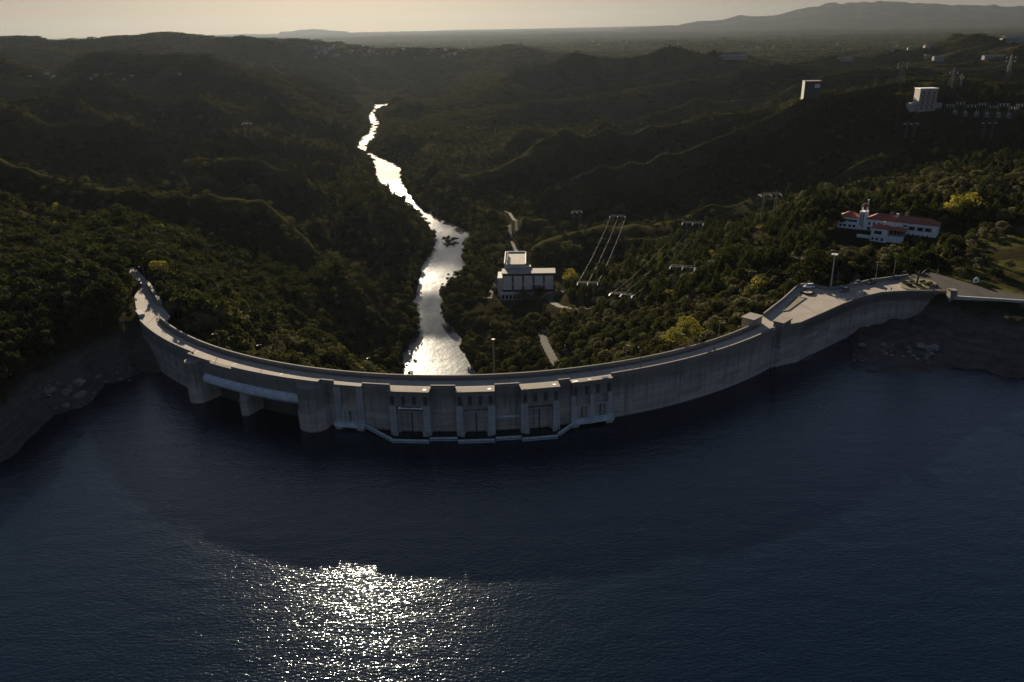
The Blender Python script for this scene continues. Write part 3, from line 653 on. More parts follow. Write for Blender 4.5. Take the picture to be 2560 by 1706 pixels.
MB().prism([tuple(((p-isc)*.94)[:2]) for p in ISL], .2, .33).build('soil', GRASSM, isl)

# ------------------------------------------------------------------ foliage prototypes
def crown_mesh(name, mat, n, blobs, leaf, flat=.0, seed=0):
    """many leaf-sized faces on the skins of several clumps; blobs = [(x, y, z, rx, rz)]"""
    g = np.random.default_rng(seed); vol = np.array([b_[3]**2 for b_ in blobs]); vol = vol/vol.sum()
    k = g.choice(len(blobs), n, p=vol); B = np.array(blobs)[k]
    d = g.normal(size=(n, 3)); d /= np.linalg.norm(d, axis=1)[:, None]; d[:, 2] = np.where(d[:, 2] < -.45, -d[:, 2], d[:, 2])
    rad = g.uniform(.72, 1.04, n)
    c = B[:, :3] + d*np.c_[B[:, 3], B[:, 3], B[:, 4]]*rad[:, None]
    nrm = d + g.normal(size=(n, 3))*.55; nrm /= np.linalg.norm(nrm, axis=1)[:, None]
    t = np.cross(nrm, g.normal(size=(n, 3))); t /= np.linalg.norm(t, axis=1)[:, None]; bt = np.cross(nrm, t)
    s = leaf*g.uniform(.6, 1.35, n)[:, None]; s2 = s*g.uniform(.5, .9, n)[:, None]
    V = np.stack([c-t*s, c-bt*s2+nrm*s*.15, c+t*s, c+bt*s2+nrm*s*.15], 1).reshape(-1, 3)
    me = bpy.data.meshes.new(name); me.from_pydata(V.tolist(), [], [(4*i, 4*i+1, 4*i+2, 4*i+3) for i in range(n)]); me.materials.append(mat); return me
def blobs_round(g, nb, rad, h, w):
    out = []
    for i in range(nb):
        a = g.uniform(0, 2*math.pi); q = math.sqrt(g.uniform(0, 1))*w
        out.append((q*math.cos(a), q*math.sin(a), h*(1-.55*(q/w)**2)*g.uniform(.62, 1.0), rad*g.uniform(.7, 1.2), rad*g.uniform(.6, 1.0)))
    return out
def trunk_mesh(name, h, r, limbs, seed):
    g = random.Random(seed); mb = MB(); mb.tube((0, 0, -1.0), (g.uniform(-.2, .2), g.uniform(-.2, .2), h*.55), r, r*.7, 6)
    for i in range(limbs):
        a = 2*math.pi*i/limbs+g.uniform(-.4, .4); z0 = h*g.uniform(.3, .55)
        mb.tube((0, 0, z0), (math.cos(a)*h*.28, math.sin(a)*h*.28, z0+h*.33), r*.5, r*.15, 5)
    me = bpy.data.meshes.new(name); me.from_pydata(mb.v, [], mb.f); me.materials.append(WOOD); return me
PROTO = []   # (crown mesh, trunk mesh, height)
def proto(kind, mat, n, nb, rad, h, w, leaf, seed, tr=.18, limbs=4):
    g = np.random.default_rng(seed)
    if kind == 'round': bl = blobs_round(g, nb, rad, h-rad*.8, w)
    elif kind == 'cone': bl = [(g.normal()*w*.12, g.normal()*w*.12, h*(.3+.68*i/nb), w*(1.05-.85*i/nb)*g.uniform(.75, 1.15), h/nb*.75) for i in range(nb)]
    elif kind == 'low': bl = [(x*w, y*w, rad*.45, rad*g.uniform(.6, 1.1), rad*.7*g.uniform(.6, 1.1)) for x, y in g.uniform(-1, 1, (nb, 2))]
    PROTO.append((crown_mesh('crown_shape', mat, n, bl, leaf, seed=seed), trunk_mesh('trunk_shape', h, tr, limbs, seed), h))
proto('round', F_DARK, 460, 9, 1.7, 7.0, 2.3, .42, 11)        # 0
proto('round', F_DARK, 420, 7, 1.5, 6.0, 1.9, .40, 12)        # 1
proto('round', F_OLIVE, 420, 9, 1.4, 6.0, 2.2, .36, 13)       # 2
proto('round', F_GREY, 380, 8, 1.3, 5.5, 2.0, .34, 14)        # 3
proto('cone', F_PINE, 420, 8, 1.0, 10.0, 2.2, .42, 15)        # 4
proto('round', F_PINE, 420, 7, 1.7, 10.0, 2.0, .42, 16, .22)  # 5
proto('round', F_YEL, 420, 8, 1.4, 5.5, 1.9, .34, 17)         # 6
proto('low', F_SCRUB, 220, 7, 1.5, 3.0, 2.0, .42, 18, .08, 3) # 7
proto('low', F_DARK, 220, 6, 1.6, 3.0, 1.9, .45, 19, .08, 3)  # 8
proto('round', F_OLIVE, 300, 6, 1.1, 8.5, 1.2, .34, 20)       # 9 slender
proto('low', F_SCRUB, 260, 18, 3.0, 5.0, 8.0, .95, 21, .1, 3) # 10 far clump
proto('low', F_DARK, 280, 16, 3.9, 6.5, 8.0, 1.05, 22, .1, 3) # 11 far clump
proto('low', F_PINE, 200, 22, 5.5, 9.0, 20, 2.2, 23, .1, 3)   # 12 very far clump
TK = bpy.data.collections.new('tree_kinds')
for i, (cm, tm, h) in enumerate(PROTO):
    mb_ = bmesh.new(); mb_.from_mesh(cm); mb_.from_mesh(tm)
    me2 = bpy.data.meshes.new(f'kind_{i:02d}'); nf = len(cm.polygons); mb_.to_mesh(me2); mb_.free()
    me2.materials.append(cm.materials[0]); me2.materials.append(WOOD)
    me2.polygons.foreach_set('material_index', [0]*nf+[1]*(len(me2.polygons)-nf))
    TK.objects.link(bpy.data.objects.new(f'kind_{i:02d}', me2))

# ------------------------------------------------------------------ sight-line helpers on the finished ground
bv = BVHTree.FromPolygons([tuple(p) for p in np.stack([GX, GY, GZ], -1)], [tuple(q) for q in quads], all_triangles=False)
EYE = Vector((0, 0, ZC))
def ground(u, v, d0=150.0):
    d = Vector(_ray(u, v)).normalized(); h = bv.ray_cast(EYE+d*d0, d)
    if h[0] is None: h = (EYE+d*9000,)
    return np.array(h[0])
def gz(x, y):
    h = bv.ray_cast(Vector((x, y, 3000)), Vector((0, 0, -1))); return h[0].z if h[0] else 0.0
def raised(u, v, hgt, d0=200.0):     # point on the sight line that floats hgt above the ground
    d = _ray(u, v); d = d/d[1]; D = d0
    while D < 6000:
        p = np.array([d[0]*D, D, ZC+d[2]*D])
        if p[2]-gz(p[0], p[1]) < hgt: return p
        D *= 1.004
    return p
def px_of(p):
    q = np.array(p, float)-np.array([0, 0, ZC]); w_ = q@_f; return 1280+F*(q@_r)/w_, 853-F*(q@_u)/w_
PORT_PX = [(1544, 541, 15, 13), (1469, 708, 14, 12.5), (1554, 736, 14, 12.5), (1707, 668, 14, 12.5), (1732, 558, 15, 13), (1442, 530, 13, 10), (1926, 486, 15, 13), (617, 309, 17, 11), (2278, 309, 15, 14), (2474, 307, 17, 14)]
PORT = [raised(u, v, h, 330) for u, v, h, w_ in PORT_PX]
PWR0 = at(1257, 747, -61.2)
G_TALL = ground(2315, 279, 500); G_GREY = ground(2029, 245, 500)
SHIELD = [(2080, 498, 2345, 603, 372), (1246, 632, 1340, 708, 507), (1330, 668, 1398, 684, 507), (2276, 222, 2342, 277, G_TALL[1]), (2006, 204, 2052, 244, G_GREY[1]), (326, 660, 372, 716, 330), (2360, 255, 2560, 290, 800), (2300, 138, 2360, 153, 1800), (2460, 138, 2510, 152, 1800)]
SHIELD += [(u-36, v-8, u+36, v+12, p[1]-2) for (u, v, h, w_), p in zip(PORT_PX, PORT)]
FREE = [(G_TALL[0], G_TALL[1], 16), (G_GREY[0], G_GREY[1], 12)] + [(p[0], p[1], 5) for p in PORT]
# ------------------------------------------------------------------ where trees stand
VILLA0 = at(2144, 570, 12); VILLA1 = at(2340, 592, 12)
NOGO = [PLAZA, ROADR, YARD, ROADL, GRASS]
def scatter():
    P_ = []
    r = 205.0
    while r < 9000:
        s = 4.0 + max(0, r-300)*.0045 if r < 3600 else 30+(r-3600)*.006
        s = min(s, 70)
        a0, a1 = R(-43), R(43); n = int((a1-a0)*r/s)
        a = np.linspace(a0, a1, n) + rng.uniform(-.5, .5, n)*(a1-a0)/n
        q = r + rng.uniform(-.5, .5, n)*s
        P_.append(np.stack([q*np.sin(a), q*np.cos(a), np.full(n, s)], -1)); r += s
    return np.concatenate(P_)
S = scatter(); x, y, s = S.T
z = ter(x, y); r = np.hypot(x, y)
ok = np.ones(len(x), bool)
lk = lakeside(x, y); ok &= ~(lk & (x > 70)); ok &= ~(lk & (z < 11.5 + vnoise(x/12, y/12)*2)); 
ph = np.degrees(np.arctan2(x-CX, CY-y)); rc = np.hypot(x-CX, y-CY)
ok &= ~((ph > P0-2) & (ph < P1+3) & (rc > 130) & (rc < 156))
ok &= ~((y < 1e4) & (y > 300) & (z < ZRIV+.9))
for poly in NOGO:
    if poly is GRASS: ok &= ~inside(x, y, poly) | (rng.uniform(size=len(x)) < .16); continue
    ok &= ~inside(x, y, poly); d = seg_dist(x, y, poly); ok &= d > (3.0 if poly is not GRASS else .5)
for nm, pts, wd, mk in PATHS: ok &= seg_dist(x, y, pts, False) > wd*.5+2.2
rd = np.full(x.shape, 1e9)
for rp in RIDGES: rd = np.minimum(rd, seg_dist(x, y, rp, False))
ok &= (rd > np.where(r > 600, 9, 6)) | (rng.uniform(size=len(x)) < .12)
cr_ = crest_at(x, y); ok &= rng.uniform(size=len(x)) > .3*cr_
# clearings
cl = vnoise(x/60+4, y/60)+.6*vnoise(x/22, y/22)
ok &= ~((cl < -.75) & (r > 420)) 
ok &= rng.uniform(size=len(x)) < np.where(r < 500, .96, .9)
vx = (VILLA0+VILLA1)/2; vd = (VILLA1-VILLA0)[:2]; vl = np.linalg.norm(vd); vd = vd/vl; vn = np.array([-vd[1], vd[0]])
lx = (x-vx[0])*vd[0]+(y-vx[1])*vd[1]; ly = (x-vx[0])*vn[0]+(y-vx[1])*vn[1]
ok &= ~((np.abs(lx+6) < 38) & (ly > -22) & (ly < 16))
BPH = at(1300, 735, -61)
ok &= ~((x > at(1250, 747, -61)[0]-3) & (x < at(1250, 747, -61)[0]+44) & (y > 504) & (y < 560))
for c_, rad in ((at(2318, 278, 17), 30), (at(2028, 243, 20), 22), (at(2480, 288, 17), 45)):
    k = np.hypot(x-c_[0], y-c_[1]*1.0); ok &= k > rad*.6
for fx, fy, fr in FREE: ok &= np.hypot(x-fx, y-fy) > fr
qx = np.stack([x, y, z+5.5-ZC], -1); dep = qx@_f; tu = 1280+F*(qx@_r)/dep; tv = 853-F*(qx@_u)/dep
for u0, v0, u1, v1, D_ in SHIELD: ok &= ~((tu > u0-8) & (tu < u1+8) & (tv > v0) & (tv < v1) & (y < D_))
for (nm, pts, wd, mk), zz in zip(PATHS, PATH_Z):
    q_ = resamp(np.c_[pts, zz], 24)
    for p_ in q_:
        uu, vv = px_of(p_); ok &= ~((np.abs(tu-uu) < 9) & (np.abs(tv-vv) < 5) & (y < p_[1]-1))
x, y, z, s, r, rd = x[ok], y[ok], z[ok], s[ok], r[ok], rd[ok]
n = len(x); u_ = rng.uniform(size=n); zone = vnoise(x/130+20, y/130+7)
kind = np.where(u_ < .3, 0, np.where(u_ < .5, 1, np.where(u_ < .68, 2, np.where(u_ < .78, 8, np.where(u_ < .93, 7, 9)))))
kind = np.where((zone > .25) & (u_ < .6), 4, kind)
right_bank = (x > 20) & (y < 480)
kind = np.where(right_bank & (u_ > .45), np.where(u_ > .72, 3, 2), kind)
left_wood = (x < -105) & (y < 470); kind = np.where(left_wood & (u_ < .8), np.where(u_ < .4, 5, 0), kind)
hill = (r > 480); kind = np.where(hill & (u_ < .36), np.where(u_ < .16, 7, 8), kind)
kind = np.where((z < ZRIV+9) & (u_ < .8), np.where(u_ < .35, 0, np.where(u_ < .6, 2, 1)), kind)
kind = np.where((rng.uniform(size=n) < .008) & (r < 470), 6, kind)
far = (r > 1100) & (rng.uniform(size=n) < sstep(1000, 1700, r)); kind = np.where(far, np.where(u_ < .5, 10, 11), kind)
kind = np.where(r > 3300, 12, kind)
sc = rng.uniform(.62, 1.12, n)*np.where(kind == 12, 1.1, np.where(kind >= 10, .8, 1)); sc = np.where((kind < 10) & hill, sc*rng.uniform(.75, 1.25, n), sc); sc = np.where(left_wood, sc*1.25, sc)
rot = rng.uniform(0, 6.283, n)
sc = np.where((kind == 10) | (kind == 11), sc*rng.uniform(.7, 1.35, n), sc)
# the row of taller trees that lines both river banks
rb = []
nr_ = len(RIV); cen = RIV.mean(0)
for i in range(nr_):
    a, b_ = RIV[i], RIV[(i+1) % nr_]; Ls = np.linalg.norm(b_-a); nn = np.array([-(b_-a)[1], (b_-a)[0]])/max(Ls, .1)
    if a[1] < 415 or b_[1] < 415 or i == len(riv_l)-1: continue
    if inside(np.array([(a+b_)[0]/2+nn[0]]), np.array([(a+b_)[1]/2+nn[1]]), RIV)[0]: nn = -nn
    for t in np.arange(0, 1, 3.6/max(Ls, 3.6)):
        p_ = a+(b_-a)*t+nn*rng.uniform(1.2, 8.5); rb.append((p_[0], p_[1]))
rb = np.array(rb); rz = ter(rb[:, 0], rb[:, 1]); keep = (rz > ZRIV-.2) & ~inside(rb[:, 0], rb[:, 1], RIV); rb = rb[keep]; rz = rz[keep]; m_ = len(rb)
rs_ = np.clip((rb[:, 1]-420)/900, 0, 1)
x = np.r_[x, rb[:, 0]]; y = np.r_[y, rb[:, 1]]; z = np.r_[z, rz]; r = np.r_[r, np.hypot(rb[:, 0], rb[:, 1])]; kind = np.r_[kind, rng.choice([0, 1, 2, 0, 9], m_)]; sc = np.r_[sc, rng.uniform(.5, .9, m_)*(1+.15*rs_)]; rot = np.r_[rot, rng.uniform(0, 6.28, m_)]; n = len(x)
big = (y < 345) & (x < -10) & (x > -125); sc = np.where(big, sc*1.35, sc); kind = np.where(big & (rng.uniform(size=n) < .6) & (kind < 10), rng.choice([2, 2, 3, 0], n), kind); sc = np.where((x > 20) & (x < 130) & (y < 400), sc*1.22, sc)
hx = []
for u, v in zip(np.linspace(1500, 1715, 46), np.interp(np.linspace(1500, 1715, 46), [1500, 1640, 1715], [612, 611, 590])):
    q = ground(u, v+rng.uniform(-1, 3), 330); hx.append(q)
hx = np.array(hx); m_ = len(hx)
x = np.r_[x, hx[:, 0]]; y = np.r_[y, hx[:, 1]]; z = np.r_[z, hx[:, 2]]; r = np.r_[r, np.hypot(hx[:, 0], hx[:, 1])]; kind = np.r_[kind, rng.choice([2, 2, 3, 6], m_, p=[.5, .3, .15, .05])]; sc = np.r_[sc, rng.uniform(.8, 1.15, m_)]; rot = np.r_[rot, rng.uniform(0, 6.28, m_)]
top = z+np.array([p[2] for p in PROTO])[kind]*sc; qx = np.stack([x, y, top-ZC], -1); dep = qx@_f; tu = 1280+F*(qx@_r)/dep; tv = 853-F*(qx@_u)/dep
ok = np.ones(len(x), bool)
for u0, v0, u1, v1, D_ in SHIELD: ok &= ~((tu > u0-4) & (tu < u1+4) & (tv > v0-10) & (tv < v1-2) & (y < D_))
x, y, z, r, kind, sc, rot = x[ok], y[ok], z[ok], r[ok], kind[ok], sc[ok], rot[ok]; n = len(x)
# choose the 300 that show largest
dv, dfc = [], []
for i, p in enumerate(np.linspace(P0, P1, 50)):
    dv += [arc(p, RU, -20), arc(p, RU, ZR+1.0)]
    if i: dfc.append((2*i-2, 2*i, 2*i+1, 2*i-1))
bd = BVHTree.FromPolygons(dv, dfc)
eye = Vector((0, 0, ZC)); Hh = np.array([p[2] for p in PROTO])[kind]*sc
score = Hh/r; cand = np.argsort(-score); chosen = []
for i in cand:
    if kind[i] in (7, 8, 10, 11, 12) or len(chosen) >= 285: 
        if len(chosen) >= 285: break
        continue
    tip = Vector((x[i], y[i], z[i]+Hh[i]*.8)); d = tip-eye; L = d.length; d /= L
    q = np.array(tip)-np.array([0, 0, ZC]); dep = q@_f; uu = 1280+F*(q@_r)/dep; vv = 853-F*(q@_u)/dep
    if not (0 < uu < 2560 and 0 < vv < 1706): continue
    h1 = bv.ray_cast(eye, d, L-1.5); h2 = bd.ray_cast(eye, d, L-1.0)
    if h1[0] is None and h2[0] is None: chosen.append(i)
chosen = np.array(chosen)
GROUPS = [
    ('left', 'dark tall tree in the dense wood above the lake shore beside the approach road', 'trees of the wood above the lake shore'),
    ('leftslope', 'bushy sunlit tree on the wooded spur just behind the curved left wing of the dam', 'trees on the spur behind the left wing'),
    ('rightbank', 'rounded tree on the wooded slope between the dam and the pylons', 'trees on the slope below the crest plaza'),
    ('riverside', 'leafy tree near the powerhouse and the river banks below the dam', 'trees near the powerhouse and river'),
    ('villa', 'dark tree among the grounds round the white villa', 'trees round the white villa')]
ntree = 0
for i in chosen:
    X, Y = x[i], y[i]
    gi = 0 if X < -118 else 1 if X < -15 else 4 if X > 125 else 2 if (X > 45) else 3
    cm, tm, h = PROTO[kind[i]]
    o = thing('tree', GROUPS[gi][1], 'tree', (X, Y, z[i]), rot[i], GROUPS[gi][2]); o.scale = (sc[i],)*3
    c = bpy.data.objects.new('crown', cm); COL.objects.link(c); c.parent = o
    t = bpy.data.objects.new('trunk', tm); COL.objects.link(t); t.parent = o
    ntree += 1
rest = np.ones(n, bool); rest[chosen] = False
me = bpy.data.meshes.new('forest'); k = rest.sum()
me.vertices.add(int(k)); me.vertices.foreach_set('co', np.stack([x[rest], y[rest], z[rest]-.15], -1).astype(np.float32).ravel())
for nm, ty, dat in (('kind', 'INT', kind[rest].astype(np.int32)), ('size', 'FLOAT', sc[rest].astype(np.float32)), ('turn', 'FLOAT', rot[rest].astype(np.float32))):
    a = me.attributes.new(nm, ty, 'POINT'); a.data.foreach_set('value', dat)
forest = bpy.data.objects.new('forest', me); COL.objects.link(forest); tag(forest, 'dense woodland and scrub covering the hills beyond the dam', kind='stuff')
ng = bpy.data.node_groups.new('forest_scatter', 'GeometryNodeTree')
ng.interface.new_socket('Geometry', in_out='INPUT', socket_type='NodeSocketGeometry'); ng.interface.new_socket('Geometry', in_out='OUTPUT', socket_type='NodeSocketGeometry')
gi_ = ng.nodes.new('NodeGroupInput'); go = ng.nodes.new('NodeGroupOutput'); ip = ng.nodes.new('GeometryNodeInstanceOnPoints'); ci = ng.nodes.new('GeometryNodeCollectionInfo')
ci.inputs['Collection'].default_value = TK; ci.inputs['Separate Children'].default_value = True; ci.inputs['Reset Children'].default_value = True
def na_(nm, ty):
    q = ng.nodes.new('GeometryNodeInputNamedAttribute'); q.data_type = ty; q.inputs['Name'].default_value = nm; return q.outputs['Attribute']
cx = ng.nodes.new('ShaderNodeCombineXYZ'); ng.links.new(na_('turn', 'FLOAT'), cx.inputs['Z'])
ng.links.new(gi_.outputs[0], ip.inputs['Points']); ng.links.new(ci.outputs[0], ip.inputs['Instance']); ip.inputs['Pick Instance'].default_value = True
ng.links.new(na_('kind', 'INT'), ip.inputs['Instance Index'])
e2r = ng.nodes.new('FunctionNodeEulerToRotation'); ng.links.new(cx.outputs[0], e2r.inputs[0]); ng.links.new(e2r.outputs[0], ip.inputs['Rotation'])
ng.links.new(na_('size', 'FLOAT'), ip.inputs['Scale']); ng.links.new(ip.outputs[0], go.inputs[0])
md = forest.modifiers.new('scatter', 'NODES'); md.node_group = ng
print('TREES', ntree, 'forest', int(k))
# ------------------------------------------------------------------ booms on the lake
BO = [[(909, 1063), (980, 1101)], [(979, 1103), (1073, 1105)], [(1074, 1099), (1144, 1098)], [(1145, 1105), (1238, 1102)], [(1239, 1098), (1304, 1094)], [(1305, 1100), (1395, 1092)], [(1396, 1087), (1436, 1059)]]
BL = ['slanting white floating beam from the slim intake tower down to the first wide tower', 'white floating beam across the foot of the first wide intake tower', 'white floating beam in the gap between the first and middle wide towers',
      'white floating beam across the foot of the middle wide intake tower', 'white floating beam in the gap between the middle and third wide towers', 'white floating beam across the foot of the third wide intake tower', 'slanting white floating beam rising to the ledge of the double bay tower']
for (a, b_), lab in zip(BO, BL):
    za = 1.4 if a == (909, 1063) else .35; zb = 1.4 if b_ == (1436, 1059) else .35
    A_ = Vector(at(*a, za)); B_ = Vector(at(*b_, zb)); c = (A_+B_)/2; d = B_-A_; Lh = d.length/2-.08
    o = thing('floating_boom', lab, 'boom', c, 0, 'floating beams in front of the intakes')
    T = d.to_track_quat('X', 'Z').to_matrix().to_4x4()
    MB().box(-Lh, Lh, -.35, .35, -.4, .5, T).build('pontoon', BOOM, o)
    MB().box(-Lh+.1, Lh-.1, -.42, -.352, -.05, .15, T).build('fender', DARKST, o)
# ------------------------------------------------------------------ powerhouse
PHR = plain('powerhouse_render', (.40, .39, .37), .85, .15, .3); PHROOF = plain('powerhouse_roof', (.25, .22, .18), .9, .2, .3); PHPANEL = plain('powerhouse_panel', (.46, .46, .46), .7, .08)
ph_ = thing('powerhouse', 'white flat roofed powerhouse with a tall rear hall standing beside the river', 'power station', tuple(PWR0), R(-1.5))
Lw = 35.0
MB().box(0, Lw, 0, 11, -6, 17.2).build('wall', PHR, ph_)
MB().box(-.5, Lw+.4, -.6, 11.0, 17.2, 17.7).build('roof', PHROOF, ph_)
MB().box(1.2, 15.6, 11.02, 41, -6, 20.3).build('hall', PHR, ph_)
mb = MB().box(1.0, 15.8, 10.8, 41.2, 20.3, 20.7)
hr = mb.build('roof', PHROOF, ph_)
MB().box(1.0, 1.5, 10.8, 41.2, 20.7, 21.5).box(1.5, 15.3, 40.7, 41.2, 20.7, 21.5).box(15.3, 15.8, 10.8, 41.2, 20.7, 21.2).build('parapet', PHPANEL, hr)
for i in range(5):
    v = MB().tube((3.0, 15+i*4.6, 20.7), (3.0, 15+i*4.6, 22.3), .45, .45, 8).tube((3.0, 15+i*4.6, 22.3), (3.0, 15+i*4.6, 22.7), .75, .5, 8).build('roof_vent', PHPANEL, hr)
MB().box(-3.4, -.02, 3, 18, -6, 13.5).build('annex', PHR, ph_)
MB().box(15.62, 19, 11.02, 15, 10, 18.9).build('annex', PHR, ph_)
for i in range(5):
    x0 = .8+i*6.9
    MB().box(x0, x0+5.4, -.25, -.01, 6.4, 15.6).build('facade_panel', PHPANEL, ph_)
    for xx in (x0+5.52, x0+6.2): MB().box(xx, xx+.5, -.12, -.012, 6.2, 15.8).build('window', DKWIN, ph_)
MB().box(.3, Lw-.3, -.2, -.013, 15.9, 16.9).build('clerestory_window', DKWIN, ph_)
MB().box(0, Lw, -.45, -.02, 9.6, 10.1).build('sill_band', PHPANEL, ph_)
MB().box(0, Lw, -.22, -.014, 4.6, 6.1).build('window', DKWIN, ph_)
lo_ = MB().box(-1.5, 13, -3.6, -.03, -6, 4.4).build('loading_bay', PHR, ph_)
MB().box(-1.7, 13.2, -3.8, -.04, 4.4, 4.75).build('ledge', PHPANEL, lo_)
for i in range(5): MB().box(-.6+i*2.6, 1.1+i*2.6, -3.68, -3.61, 1.0, 3.6).build('window', DKWIN, lo_)
for y_ in (5, 9, 13): MB().box(-3.46, -3.41, y_, y_+2.2, 4, 11).build('window', DKWIN, ph_)
# ------------------------------------------------------------------ villa
vdir = math.atan2(VILLA1[1]-VILLA0[1], VILLA1[0]-VILLA0[0])
vil = thing('villa', 'long white villa with red tiled hip roofs and a square belfry tower', 'villa', (VILLA0[0], VILLA0[1], 11.6), vdir)
SV = np.linalg.norm((VILLA1-VILLA0)[:2])/43.0
def hip(mb, x0, x1, y0, y1, z, h, ov=.5):
    x0 -= ov; x1 += ov; y0 -= ov; y1 += ov; w2 = min(y1-y0, x1-x0)/2
    if x1-x0 >= y1-y0: r0, r1 = (x0+w2, (y0+y1)/2), (x1-w2, (y0+y1)/2)
    else: r0, r1 = ((x0+x1)/2, y0+w2), ((x0+x1)/2, y1-w2)
    vs = [(x0, y0, z), (x1, y0, z), (x1, y1, z), (x0, y1, z), (*r0, z+h), (*r1, z+h)]
    if x1-x0 >= y1-y0: fs = [(0, 1, 5, 4), (1, 2, 5), (2, 3, 4, 5), (3, 0, 4), (3, 2, 1, 0)]
    else: fs = [(0, 1, 4), (1, 2, 5, 4), (2, 3, 5), (3, 0, 4, 5), (3, 2, 1, 0)]
    return mb.add(vs, fs)
wl = MB().box(4.2, 43, 0, 10.5, -7, 6.4).box(-11.5, 0, -1.2, 9, -7, 6.6).build('wall', LIME, vil)
rf = hip(hip(MB(), 4.3, 43, 0, 10.5, 6.42, 3.1), -11.5, -.2, -1.2, 9, 6.62, 2.8).build('roof', TILE, vil)
tw = MB().box(0, 4.18, -.4, 5, -7, 10.6).build('tower', LIME, vil)
mb = MB()
for x_ in (.55, 3.2):
    for y_ in (.2, 4.0): mb.box(x_, x_+.5, y_, y_+.5, 10.6, 13.6)
mb.build('belfry', LIME, tw); hip(MB(), .4, 3.85, 0, 4.7, 13.6, 2.0, .4).build('roof', TILE, tw)
MB().box(.7, 1.5, -.46, -.41, 2.0, 9.4).box(2.0, 2.9, -.46, -.41, 1.0, 9.6).build('brick_screen', plain('brick_screen', (.22, .17, .14), .9, .4, 3), tw)
MB().box(3.0, 3.7, 3.2, 3.9, 13.6, 17.0).box(2.85, 3.85, 3.05, 4.05, 17.0, 17.4).build('chimney', LIME, tw)
def win(x_, z0, w_, h_, y_, shutters=False, par=vil):
    f = MB().box(x_-w_/2-.1, x_+w_/2+.1, y_-.06, y_-.01, z0-.1, z0+h_+.1).build('window', WHITE, par)
    MB().box(x_-w_/2, x_+w_/2, y_-.09, y_-.062, z0, z0+h_).build('pane', DKWIN, f)
    if shutters:
        for s_ in (-1, 1): MB().box(x_+s_*(w_*.78)-w_*.24, x_+s_*(w_*.78)+w_*.24, y_-.13, y_-.065, z0-.05, z0+h_+.05).build('shutter', SHUT, f)
for x_ in (-9.8, -7.4, -4.4, -2.0): win(x_, 4.1, 1.3, 1.3, -1.2, True); win(x_, .8, 1.5, 1.5, -1.2)
for x_ in (6.2, 8.8, 11.4, 14.0): win(x_, 3.0, 1.0, 1.9, 0); win(x_, .2, 1.7, 1.6, 0)
win(26, 4.2, 2.4, .9, 0)
for x_ in (29.6, 34.2, 38.4): win(x_, 2.6, 1.7, 2.2, 0, True)
for x_ in (28.5, 31, 33.5, 36, 38.5): win(x_, -.6, 1.0, 1.0, 0)
gl = MB()
hip(MB(), 22, 41, 2.6, 8, 7.2, 0.01, 0)
for x_ in (22, 28): MB().add([(x_, .8, 7.05), (x_+4.6, .8, 7.05), (x_+4.2, 3.2, 8.45), (x_+.4, 3.2, 8.45), (x_, .8, 6.9), (x_+4.6, .8, 6.9), (x_+4.2, 3.2, 8.3), (x_+.4, 3.2, 8.3)], [(0, 1, 2, 3), (7, 6, 5, 4), (0, 4, 5, 1), (1, 5, 6, 2), (2, 6, 7, 3), (3, 7, 4, 0)]).build('roof_window', SKYLT, rf)
MB().box(20, 20.9, 3.2, 4.1, 7.5, 10.4).box(19.8, 21.1, 3.0, 4.3, 10.4, 10.7).build('chimney', LIME, rf)
pw = MB().box(9.5, 18.6, -9, -.02, -9, 3.5).build('wing', LIME, vil); hip(MB(), 9.5, 18.6, -9, -.1, 3.52, 2.3, .5).build('roof', TILE, pw)
MB().box(15.0, 15.9, -6, -5.1, 4.4, 7.2).build('chimney', LIME, pw)
win(13.3, .2, 4.2, 1.9, -9, False, pw)
for x_ in (10.8, 13.2, 16): win(x_, -3.6, 1.1, 1.6, -9, False, pw)
pl = MB().box(18.62, 27, -8.2, -.03, -9, -.4).build('loggia', LIME, vil); hip(MB(), 18.9, 27.4, -8.4, -.1, 3.1, 1.9, .3).build('roof', TILE, pl)
for x_ in (18.9, 21, 23.2, 25.2, 26.6): MB().box(x_, x_+.4, -8.15, -7.75, -.4, 3.1).build('column', OFFW, pl)
MB().box(18.7, 26.9, -3.2, -3.0, -.4, 3.1).build('glazing', DKWIN, pl)
MB().box(1.5, 9.48, -7.5, -.41, -9, -2.0).build('terrace', LIME, vil)
vil.scale = (SV, SV, SV)
# ------------------------------------------------------------------ other buildings on the hills
b_ = thing('tower_block', 'tall pale office block with orange window panels beside the switchyard', 'building', (G_TALL[0], G_TALL[1], G_TALL[2]), 0)
k_ = G_TALL[1]/2000.0
w0, h0 = 43*k_, 52*k_
MB().box(-w0/2, w0/2, 0, 12, -5, h0).build('wall', OFFW, b_); MB().box(-w0/2-.4, w0/2+.4, -.5, 12.4, h0, h0+.8).build('roof', WHITE, b_)
for i in range(3):
    for j in range(4): MB().box(-w0*.36+i*w0*.29, -w0*.36+i*w0*.29+w0*.14, -.12, -.01, h0*(.1+.22*j), h0*(.1+.22*j)+h0*.13).build('window', ORANGE, b_)
for j in range(3): MB().box(-w0/2, w0/2, -.35, -.15, h0*(.27+.22*j), h0*(.27+.22*j)+.5).build('ledge', DARKST, b_)
MB().box(-w0*.9, -w0/2-.02, 2, 11, -5, h0*.38).build('annex', OFFW, b_); MB().box(w0/2+.02, w0*.95, 3, 11, -5, h0*.34).build('annex', OFFW, b_)
b_ = thing('concrete_tower', 'windowless grey tower block with one pale panel near its top', 'building', tuple(G_GREY), R(-8)); k_ = G_GREY[1]/2000.0
w0, h0 = 38*k_, 37*k_
MB().box(-w0/2, w0/2, 0, w0*.8, -6, h0).build('wall', GREYB, b_); MB().box(-w0/2-.3, w0/2+.3, -.3, w0*.8+.3, h0, h0+.7).build('roof', GREYB, b_)
